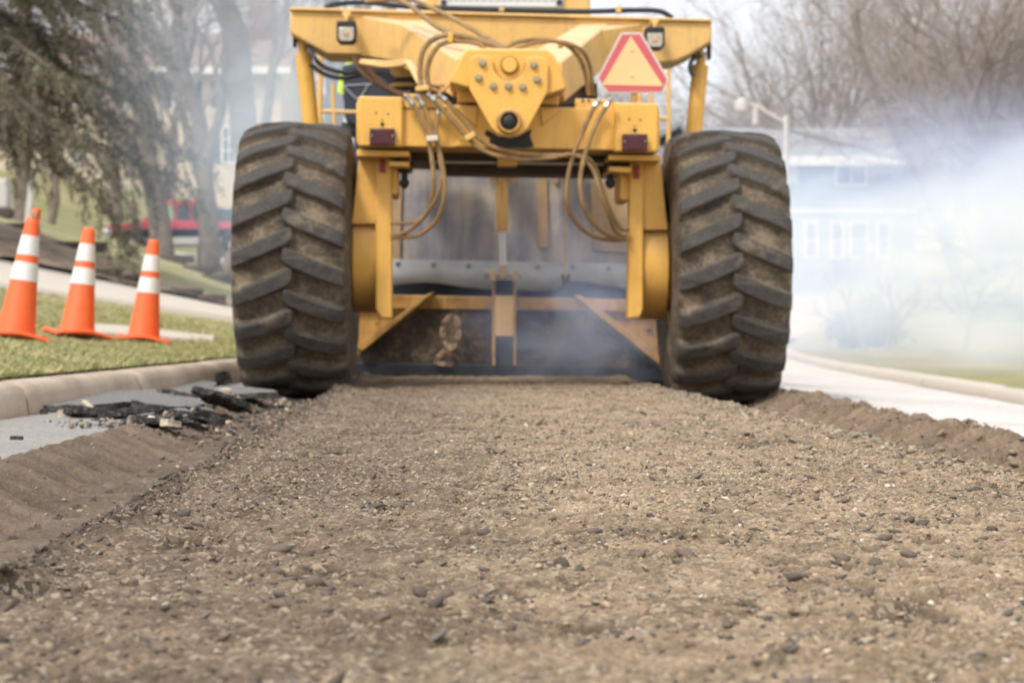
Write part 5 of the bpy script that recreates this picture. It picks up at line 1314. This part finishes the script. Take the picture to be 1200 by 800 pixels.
# ------------------------------------------------------------------ the operator in the seat
def operator():
    root = rig.matrix_basis.copy()
    base = ml(440, 147, 4.25)                             # hip on the cushion
    J = {}
    P = [(0, 0, .06), (0, .01, .20), (0, .0, .36), (0, -.01, .50), (0, .0, .58), (0, .03, .66), (0, .04, .76), (0, .04, .84),
         (.19, -.01, .49), (.25, .05, .24), (.20, .30, .20), (-.19, -.01, .49), (-.25, .05, .24), (-.20, .30, .20),
         (.10, .04, .04), (.13, .46, .06), (.13, .52, -.36), (.13, .66, -.40), (-.10, .04, .04), (-.13, .46, .06), (-.13, .52, -.36), (-.13, .66, -.40)]
    rad = [.15, .14, .15, .13, .07, .06, .095, .07, .075, .055, .04, .075, .055, .04, .10, .075, .05, .045, .10, .075, .05, .045]
    E = [(0, 1), (1, 2), (2, 3), (3, 4), (4, 5), (5, 6), (6, 7), (3, 8), (8, 9), (9, 10), (3, 11), (11, 12), (12, 13), (0, 14), (14, 15), (15, 16), (16, 17), (0, 18), (18, 19), (19, 20), (20, 21)]
    me = bpy.data.meshes.new('person'); me.from_pydata(P, E, [])
    o = bpy.data.objects.new('person', me); COL.objects.link(o)
    s_ = o.modifiers.new('skin', 'SKIN')
    for v, r_ in zip(me.skin_vertices[0].data, rad): v.radius = (r_, r_ * .85); v.use_root = False
    me.skin_vertices[0].data[0].use_root = True
    o.modifiers.new('sub', 'SUBSURF').levels = 2; o.modifiers[-1].render_levels = 2
    me.materials.append(M['trousers'])
    # hands
    for sx in (-1, 1):
        hb = MB()
        w_ = Vector((sx * .20, .30, .20))
        hb.tube([w_, w_ + Vector((0, .05, -.005)), w_ + Vector((0, .09, -.01))], [.030, .038, .034], 10)
        for k, (dx, L_) in enumerate(((-.027, .065), (-.009, .075), (.009, .07), (.027, .055))):
            a = w_ + Vector((dx, .085, -.01)); hb.tube([a, a + Vector((0, L_ * .5, -.006)), a + Vector((0, L_ * .85, -.03)), a + Vector((0, L_ * .8, -.05))], [.0095, .009, .0085, .007], 8)
        a = w_ + Vector((-sx * .03, .04, 0)); hb.tube([a, a + Vector((-sx * .03, .03, 0)), a + Vector((-sx * .03, .06, -.015))], [.012, .011, .009], 8)
        hb.build('hand', M['skin'], o, 0)
    vb = MB(); vb.lathe([(.20, .0), (.215, .12), (.225, .30), (.235, .42), (.20, .52), (.10, .57), (.085, .55)], 28); 
    vb.v = [(x * 1.05, y * .78, z + .02) for x, y, z in vb.v]
    for sx in (-1, 1): vb.tube([(sx * .17, -.01, .52), (sx * .235, .01, .42), (sx * .27, .05, .28)], [.085, .085, .07], 12)
    vb.build('safety_vest', M['hivis'], o, 0)
    hb = MB(); hb.lathe([(.085, .64), (.10, .70), (.108, .78), (.09, .87), (.02, .90)], 24); hb.v = [(x * .9, y * 1.05 + .04, z) for x, y, z in hb.v]; hb.build('head', M['skin'], o, 0)
    f_ = MB(); f_.lathe([(.018, .735), (.02, .75), (.008, .785)], 8); f_.v = [(x, y * .8 + .15, z) for x, y, z in f_.v]; f_.build('nose', M['skin'], o, 0)
    h_ = MB(); h_.lathe([(.150, .80), (.152, .812), (.125, .815), (.120, .88), (.08, .945), (.01, .96)], 28); h_.v = [(x, y * 1.12 + .05, z) for x, y, z in h_.v]; h_.build('hard_hat', M['hat'], o, 0)
    w_ = ORG + SIDE * base.x + FWD * base.y + Vector((0, 0, base.z)); o.location = w_; o.rotation_euler = (0, 0, YAW)
    tag(o, 'operator in a yellow green vest sitting in the seat of the machine', 'person')
operator()
# ------------------------------------------------------------------ bare spring trees
class TreeGen:
    def __init__(s, seed): s.r = random.Random(seed); s.trunk = MB(); s.crown = MB()
    def rv(s, k): return Vector((s.r.gauss(0, k), s.r.gauss(0, k), s.r.gauss(0, k)))
    def branch(s, p, d, L, r, lev, maxlev, up, nseg, kids, spread, trunk_levels=1, start=.3):
        pts = [p]; rs = [r]; dirs = [d]
        for k in range(nseg):
            d = (d + s.rv(.13) + Vector((0, 0, up))).normalized()
            p = p + d * (L / nseg); pts.append(p); rs.append(max(r * (1 - .72 * (k + 1) / nseg), .0035)); dirs.append(d)
        (s.trunk if lev < trunk_levels else s.crown).tube(pts, rs, 8 if lev == 0 else (5 if lev == 1 else 3), cap=False)
        if lev >= maxlev: return
        n = kids[min(lev, len(kids) - 1)]
        for j in range(n):
            t = start + (1 - start) * (j + s.r.random()) / n
            i = min(nseg - 1, int(t * nseg)); f_ = t * nseg - i
            q = pts[i].lerp(pts[i + 1], min(1, f_)); rr = rs[i] * (1 - f_) + rs[i + 1] * f_
            side = dirs[i].orthogonal().normalized(); side.rotate(Matrix.Rotation(s.r.uniform(0, 6.283), 3, dirs[i]))
            a = R(s.r.uniform(*spread))
            nd = (dirs[i] * math.cos(a) + side * math.sin(a)).normalized()
            s.branch(q, nd, L * s.r.uniform(.42, .68) * (1.15 - .45 * t), max(rr * .62, .004), lev + 1, maxlev, up, max(3, nseg - 1), kids, spread, trunk_levels, .25)
def bare_tree(name, label, loc, seed, H, r, kids=(9, 7, 6, 5), up=.05, spread=(28, 58), lean=(0, 0), stems=1, bark='bark_far', twig='twig_far', group=None, maxlev=4, start=.3, fork=.22, nseg=7):
    g = TreeGen(seed)
    for k in range(stems):
        a = 2 * math.pi * k / max(1, stems) + seed
        d = Vector((lean[0] + (fork * math.cos(a) if stems > 1 else 0), lean[1] + (fork * math.sin(a) if stems > 1 else 0), 1)).normalized()
        g.branch(Vector((.12 * math.cos(a) if stems > 1 else 0, .12 * math.sin(a) if stems > 1 else 0, -.2)), d, H * (1 if k == 0 else g.r.uniform(.75, .95)), r * (1 if k == 0 else .8), 0, maxlev, up, nseg, kids, spread, 1, start)
    t = empty(name, loc); tag(t, label, 'tree', group)
    g.trunk.build('trunk', M[bark], t, 0, smooth=70, recalc=False); g.crown.build('crown', M[twig], t, 0, smooth=0, recalc=False)
    return t
def gp(px, Y):
    x = (px - 600) * Y / F; return (x, Y, ztf(x, Y) - .05)
GL = 'bare trees on the left hill'; GR = 'bare trees behind the smoke on the right'
bare_tree('bare_tree', 'bare tree with a straight grey trunk just left of the twin trunks', gp(193, 44), 11, 8.5, .27, (8, 6, 5, 4), bark='bark', twig='twig', group=GL, maxlev=3, lean=(.02, 0), start=.58)
bare_tree('bare_tree', 'bare tree with twin brown trunks in front of the red pickup', gp(243, 45), 12, 8.5, .25, (8, 6, 5, 4), bark='bark', twig='twig', group=GL, maxlev=3, stems=2, fork=.10, lean=(.06, 0), start=.58)
bare_tree('bare_tree', 'bare tree with a slanting grey trunk beside the left tyre', gp(259, 44), 13, 8, .18, (8, 6, 5, 4), bark='bark', twig='twig', group=GL, maxlev=3, lean=(.42, 0), start=.58)
bare_tree('bare_tree', 'thin straight sapling on the green slope between the left cones', gp(58, 62), 14, 7, .15, (8, 6, 5), bark='bark', twig='twig', group=GL, maxlev=3)
bare_tree('bare_tree', 'tall thick forked tree veiled in blue haze above the left tyre', gp(336, 38), 15, 13, .34, (7, 6, 5, 4), bark='bark', twig='twig', group=GL, maxlev=3, stems=2, fork=.10, lean=(-.13, 0), start=.45)
bare_tree('bare_tree', 'spreading bare tree close in front of the beige house', gp(140, 74), 16, 11, .25, (10, 8, 6, 4), bark='bark', twig='twig', group=GL, maxlev=4)
bare_tree('bare_tree', 'bare tree with fine twigs at the right end of the beige house', gp(262, 72), 17, 12, .24, (10, 8, 6, 4), bark='bark', twig='twig', group=GL, maxlev=4)
bare_tree('bare_tree', 'large bare tree rising behind the beige house roof', gp(215, 105), 18, 17, .35, (10, 8, 6, 5), group=GL, maxlev=4)
bare_tree('bare_tree', 'bare tree behind the roof at the upper left edge', gp(60, 110), 19, 17, .35, (10, 8, 6, 5), group=GL, maxlev=4)
bare_tree('bare_tree', 'hazy bare tree seen over the left end of the crossbeam', gp(385, 100), 20, 16, .35, (10, 8, 6, 5), group=GL, maxlev=4)
bare_tree('bare_tree', 'slim bare tree with many fine twigs in the middle of the beige house front', gp(178, 70), 23, 11, .2, (13, 10, 7, 5), bark='bark', twig='twig', group=GL, maxlev=4, start=.15)
# right side
bare_tree('bare_tree', 'tall many stemmed bare tree rising over the blue house roof', gp(955, 96), 31, 15.5, .26, (10, 8, 6, 4), group=GR, maxlev=4, stems=5, fork=.24, start=.2)
bare_tree('bare_tree', 'big dense bare tree at the upper right edge of the photo', gp(1140, 60), 32, 10.5, .28, (13, 10, 7, 5), twig='twig', group=GR, maxlev=4, stems=3, fork=.3, start=.15)
bare_tree('bare_tree', 'wide bushy bare tree at the right photo edge', gp(1215, 50), 33, 8, .22, (13, 10, 7, 5), twig='twig', group=GR, maxlev=4, stems=4, fork=.4, start=.1)
bare_tree('bare_tree', 'bare tree behind the house between the tall tree and the dense one', gp(1045, 98), 34, 10.5, .22, (12, 9, 6, 4), group=GR, maxlev=4, stems=3, fork=.3, start=.15)
bare_tree('bare_tree', 'low dense bare tree just right of the right post of the machine', gp(862, 100), 35, 10, .22, (12, 9, 6, 4), group=GR, maxlev=4, stems=3, fork=.3, start=.15)
bare_tree('bare_tree', 'bare tree framed between the crossbeam and the right tyre', gp(790, 95), 36, 10, .22, (12, 9, 6, 4), group=GR, maxlev=4, stems=2, fork=.25)
bare_tree('bare_tree', 'bare tree behind the hood of the machine', gp(720, 110), 37, 13, .25, (10, 8, 6, 4), group=GR, maxlev=4, stems=2)
bare_tree('small_tree', 'small forked ornamental tree on the smoky lawn nearer the right tyre', gp(1030, 35), 38, 1.6, .06, (6, 6, 5, 4), group='small trees on the right lawn', maxlev=3, stems=2, fork=.3, start=.25)
bare_tree('small_tree', 'small straight ornamental tree in the smoke on the right lawn', gp(1130, 33), 39, 1.4, .05, (6, 6, 5, 4), group='small trees on the right lawn', maxlev=3, start=.4)
bare_tree('bare_tree', 'distant bare tree far beyond the tall one, upper right', gp(1010, 130), 40, 15, .3, (12, 9, 6, 4), group=GR, maxlev=4, stems=3, fork=.3)
bare_tree('bare_tree', 'distant bare tree at the far right behind the dense tree', gp(1180, 120), 41, 15, .3, (12, 9, 6, 4), group=GR, maxlev=4, stems=3, fork=.3)

# ------------------------------------------------------------------ needle trees and shrubs
def needle_mesh(segs, n_per_m, L, w, pal, seed):
    """segs: list of (p0,p1,spreadradius); scatter thin leaf-sized blades along twigs"""
    rg = np.random.default_rng(seed)
    P0 = np.array([s_[0] for s_ in segs]); P1 = np.array([s_[1] for s_ in segs]); RR = np.array([s_[2] for s_ in segs])
    ln = np.linalg.norm(P1 - P0, axis=1); cnt = np.maximum(1, rg.poisson(ln * n_per_m))
    idx = np.repeat(np.arange(len(segs)), cnt); n = len(idx)
    t = rg.random((n, 1)); p = P0[idx] * (1 - t) + P1[idx] * t + rg.normal(0, 1, (n, 3)) * RR[idx][:, None] * .35
    ax = (P1 - P0)[idx]; ax /= np.linalg.norm(ax, axis=1)[:, None] + 1e-9
    d = rg.normal(0, 1, (n, 3)) + ax * 1.1 + np.array([0, 0, -.25]); d /= np.linalg.norm(d, axis=1)[:, None]
    sd = np.cross(d, rg.normal(0, 1, (n, 3))); sd /= np.linalg.norm(sd, axis=1)[:, None] + 1e-9
    l_ = (L * rg.uniform(.6, 1.3, n))[:, None]; w_ = (w * rg.uniform(.7, 1.3, n))[:, None]
    V = np.stack([p - sd * w_, p + sd * w_, p + d * l_], 1).reshape(-1, 3)
    T = np.arange(n * 3).reshape(-1, 3)
    pal = np.array(pal); c = pal[rg.integers(0, len(pal), n)] * rg.uniform(.7, 1.3, (n, 1))
    return V, T, np.repeat(c, 3, 0)
def spruce(name, label, loc, H, rad, seed, pal, n_br=95, zmin=.14, twig_n=9, dens=46, asym=(0, 0), boughs=()):
    rs = random.Random(seed); t = empty(name, loc); tag(t, label, 'tree')
    tb = MB(); tb.tube([(0, 0, -.3), (0, 0, H * .5), (0, 0, H)], [.26, .16, .02], 10)
    segs = []; wood = MB()
    for k in range(n_br + len(boughs)):
        u = zmin + (1 - zmin) * (k + rs.random()) / n_br; z = H * u
        a = k * 2.399 + rs.uniform(-.4, .4); L = rad * max(0, 1 - u) ** .72 * rs.uniform(.75, 1.15) + .3
        L = max(L, .3) if k < n_br else 3
        L *= 1 + asym[0] * max(0, math.cos(a))
        pts = []
        for i in range(9):
            f_ = i / 8
            pts.append(Vector((math.cos(a) * L * f_, math.sin(a) * L * f_, z - L * (.42 * f_ - .10 * f_ * f_) - .10 * L * f_ ** 3 + rs.uniform(-.05, .05))))
        if k >= n_br:
            sp_ = smooth_path([Vector(p) - Vector(loc) for p in boughs[k - n_br]], 8); pts = [sp_[int(round(i * (len(sp_) - 1) / 8))] for i in range(9)]; L = 3.2
        wood.tube(pts, [max(.008, .045 * (1 - i / 8.5)) for i in range(9)], 4, cap=False)
        for j in range(int(twig_n * 1.6)):
            f_ = .12 + .88 * (j + rs.random()) / (twig_n * 1.6); i = min(7, int(f_ * 8)); q = pts[i].lerp(pts[i + 1], f_ * 8 - i)
            d = (pts[i + 1] - pts[i]).normalized(); sd = Vector((-d.y, d.x, 0)).normalized() * (1 if j % 2 else -1)
            tl = (.30 + .55 * (1 - f_)) * min(1.2, L * .34) * rs.uniform(.6, 1.3)
            e = q + (d * .75 + sd * rs.uniform(.4, 1) + Vector((0, 0, -.55 * rs.random() - .25))).normalized() * tl
            segs.append((tuple(q), tuple(e), .10)); segs.append((tuple(e), tuple(e + Vector((0, 0, -tl * .5)) + d * tl * .25), .07))
            wood.tube([q, e], [.010, .005], 3, cap=False)
        for i in range(2, 8): segs.append((tuple(pts[i]), tuple(pts[i + 1]), .10))
    tb.build('trunk', M['bark'], t, 0); wood.build('branches', M['bark'], t, 0, smooth=0, recalc=False)
    V, T, C_ = needle_mesh(segs, dens, .12, .012, pal, seed)
    np_mesh('crown', V, T, M['needle'], {'tint': C_}, smooth=False, parent=t)
    return t
PALS = [(0.15, 0.12, 0.09), (0.105, 0.10, 0.065), (0.20, 0.155, 0.115), (0.085, 0.085, 0.055), (0.15, 0.155, 0.07)]
spruce('spruce_tree', 'large brownish spruce with drooping boughs sweeping down over the cones', gp(-45, 31), 12.5, 3.35, 5, PALS, 140, .185, 11, 82, asym=(.12, 0), boughs=[[at(-40, 120, 31), at(30, 150, 30.5), at(90, 205, 30), at(135, 262, 29.7), at(150, 300, 29.5)], [at(-40, 95, 31), at(40, 120, 30.5), at(110, 180, 30), at(150, 240, 29.8), at(165, 285, 29.7)], [at(-40, 60, 31), at(50, 85, 31), at(120, 130, 31), at(165, 185, 31), at(180, 225, 31)], [at(-40, 20, 31), at(60, 45, 31), at(140, 85, 31), at(185, 140, 31)]])
spruce('spruce_tree', 'darker spruce standing behind the drooping one on the left', gp(28, 54), 11, 3.0, 6, PALS, 80, .30, 8, 26)
def shrub(name, label, loc, rx, ry, rz_, seed, pal, n=900, cat='shrub'):
    rs = random.Random(seed); t = empty(name, loc); tag(t, label, cat)
    st = MB(); segs = []
    for k in range(n // 12):
        a = rs.uniform(0, 6.28); e = rs.uniform(.1, 1.5); q = rs.uniform(.6, 1.0)
        tip = Vector((rx * q * math.cos(a) * math.cos(e), ry * q * math.sin(a) * math.cos(e), rz_ * (.15 + .95 * q * math.sin(e))))
        st.tube([(0, 0, 0), tip * .5 + Vector((0, 0, .1)), tip], [.02, .012, .004], 3, cap=False)
        for j in range(10):
            p = tip * rs.uniform(.45, 1.0); d = Vector((rs.gauss(0, 1), rs.gauss(0, 1), rs.gauss(.3, 1))).normalized() * rs.uniform(.15, .35)
            segs.append((tuple(p), tuple(p + d), .12))
    st.build('stems', M['bark'], t, 0, smooth=0, recalc=False)
    V, T, C_ = needle_mesh(segs, 80, .09, .022, pal, seed)
    np_mesh('foliage', V, T, M['needle'], {'tint': C_}, smooth=False, parent=t); return t
shrub('evergreen_shrub', 'dark rounded evergreen shrub behind the small forked tree, dimmed by smoke', gp(1016, 38), .80, .6, .85, 3, [(0.05, 0.075, 0.055), (0.075, 0.095, 0.065)], 700)
shrub('evergreen_shrub', 'dark evergreen shrub at the foot of the dense tree on the right', gp(1165, 44), 1.3, 1.0, 1.2, 4, [(0.05, 0.06, 0.045), (0.07, 0.075, 0.05)], 1400)

# ------------------------------------------------------------------ smoke
def smoke_mat(name, col, dens, thr, hi, ns, off=0.0, aniso=0.2):
    m = bpy.data.materials.new(name); m.use_nodes = True; t = m.node_tree; t.nodes.clear()
    N = lambda ty: t.nodes.new('ShaderNode' + ty)
    out = N('OutputMaterial'); v = N('VolumeScatter'); t.links.new(v.outputs[0], out.inputs['Volume'])
    v.inputs['Color'].default_value = col; v.inputs['Anisotropy'].default_value = aniso
    tc = N('TexCoord')
    ln = N('VectorMath'); ln.operation = 'LENGTH'; t.links.new(tc.outputs['Object'], ln.inputs[0])
    fall = N('MapRange'); fall.interpolation_type = 'SMOOTHSTEP'; t.links.new(ln.outputs['Value'], fall.inputs[0])
    for i, q in zip((1, 2, 3, 4), (0.12, 0.97, 1.0, 0.0)): fall.inputs[i].default_value = q
    mp = N('Mapping'); t.links.new(tc.outputs['Object'], mp.inputs[0]); mp.inputs['Scale'].default_value = ns; mp.inputs['Location'].default_value = (off, off * .7, 0)
    nz = N('TexNoise'); nz.inputs['Scale'].default_value = 1.0; nz.inputs['Detail'].default_value = 5; nz.inputs['Roughness'].default_value = .6; nz.inputs['Distortion'].default_value = 1.1
    t.links.new(mp.outputs[0], nz.inputs['Vector'])
    mr = N('MapRange'); t.links.new(nz.outputs['Fac'], mr.inputs[0])
    for i, q in zip((1, 2, 3, 4), (thr, hi, 0.06, 1.0)): mr.inputs[i].default_value = q
    mu = N('Math'); mu.operation = 'MULTIPLY'; t.links.new(fall.outputs[0], mu.inputs[0]); t.links.new(mr.outputs[0], mu.inputs[1])
    m2 = N('Math'); m2.operation = 'MULTIPLY'; t.links.new(mu.outputs[0], m2.inputs[0]); m2.inputs[1].default_value = dens
    t.links.new(m2.outputs[0], v.inputs['Density'])
    return m
def smoke(label, loc, size, mat, seed, rot=(0, 0, 0)):
    v0, f0 = ico(4); q = v0 * 1.0
    for k in range(len(q)):
        n_ = mnoise.noise(Vector(q[k]) * 2.2 + Vector((seed, 0, 0))); q[k] *= 1.0 + .10 * n_
    o = np_mesh('smoke', q, f0, mat); o.location = loc; o.scale = size; o.rotation_euler = rot
    return tag(o, label, 'smoke', kind='stuff')
if not globals().get('NOSMOKE'):
    smoke('thick pale blue smoke drifting over the lawn and house right of the machine', (6.9, 31.5, 1.3), (6.7, 14.5, 2.9), smoke_mat('thick_smoke', (0.50, 0.63, 1.0, 1), 0.56, .41, .62, (2.6, 3.4, 2.2), 3.1), 1, (0, 0, R(-9)))
    smoke('low blue smoke curling under the machine in front of the moldboard', (0.45, 14.95, 0.50), (1.1, 0.74, 0.95), smoke_mat('low_smoke', (0.54, 0.68, 1.0, 1), 2.2, .42, .66, (2.2, 1.8, 2.2), 7.7), 2)
    smoke('thin blue haze drifting behind the machine over the tall forked tree', (-3.3, 29, 3.8), (2.9, 8.0, 4.4), smoke_mat('thin_smoke', (0.60, 0.78, 1.0, 1), 0.20, .38, .64, (2, 2.6, 1.8), 11.3), 3)
# ------------------------------------------------------------------ camera, light, world
cd = bpy.data.cameras.new('camera'); cam = bpy.data.objects.new('camera', cd); COL.objects.link(cam)
cd.sensor_width = 36; cd.lens = 36 * F / 1200
cam.location = (0, 0, CAMH); cam.rotation_euler = (R(90) - math.atan((400 - HOR) / F), 0, 0)
cd.clip_end = 4000; cd.clip_start = 0.05
cd.dof.use_dof = True; cd.dof.focus_distance = 4.8; cd.dof.aperture_fstop = 5.2; cd.dof.aperture_blades = 0
scene.camera = cam
SUN_EL, SUN_AZ = 52, 215          # degrees; azimuth clockwise from +Y
sd = bpy.data.lights.new('sun', 'SUN'); sun = bpy.data.objects.new('sun', sd); COL.objects.link(sun)
sd.energy = 2.5; sd.angle = R(10); sd.color = (1.0, 0.955, 0.885)
dv = Vector((math.sin(R(SUN_AZ)) * math.cos(R(SUN_EL)), math.cos(R(SUN_AZ)) * math.cos(R(SUN_EL)), math.sin(R(SUN_EL))))
sun.rotation_euler = dv.to_track_quat('Z', 'Y').to_euler(); sun.location = (-8, -10, 30)
w = bpy.data.worlds.new('World'); scene.world = w; w.use_nodes = True
nt = w.node_tree; nt.nodes.clear()
sky = nt.nodes.new('ShaderNodeTexSky'); sky.sky_type = 'NISHITA'; sky.sun_disc = False
sky.sun_elevation = R(SUN_EL); sky.sun_rotation = R(SUN_AZ); sky.air_density = 1.0; sky.dust_density = 6.0; sky.ozone_density = 1.0
hs = nt.nodes.new('ShaderNodeHueSaturation'); hs.inputs['Saturation'].default_value = 0.12; hs.inputs['Value'].default_value = 1.0
mxw = nt.nodes.new('ShaderNodeMix'); mxw.data_type = 'RGBA'; mxw.inputs['Factor'].default_value = 0.6
mxw.inputs[7].default_value = (8.7, 9.05, 9.7, 1)
bg = nt.nodes.new('ShaderNodeBackground'); bg.inputs['Strength'].default_value = 0.165
wo = nt.nodes.new('ShaderNodeOutputWorld')
nt.links.new(sky.outputs[0], hs.inputs['Color']); nt.links.new(hs.outputs[0], mxw.inputs[6]); nt.links.new(mxw.outputs[2], bg.inputs['Color']); nt.links.new(bg.outputs[0], wo.inputs['Surface'])
scene.view_settings.view_transform = 'Standard'; scene.view_settings.look = 'None'; scene.view_settings.exposure = 0; scene.view_settings.gamma = 1
c = scene.cycles
c.use_denoising = True
c.max_bounces = 20; c.diffuse_bounces = 3; c.glossy_bounces = 3; c.transmission_bounces = 4; c.volume_bounces = 16; c.transparent_max_bounces = 12
c.volume_step_rate = 1.5; c.volume_max_steps = 128
c.use_adaptive_sampling = True; c.adaptive_threshold = 0.02
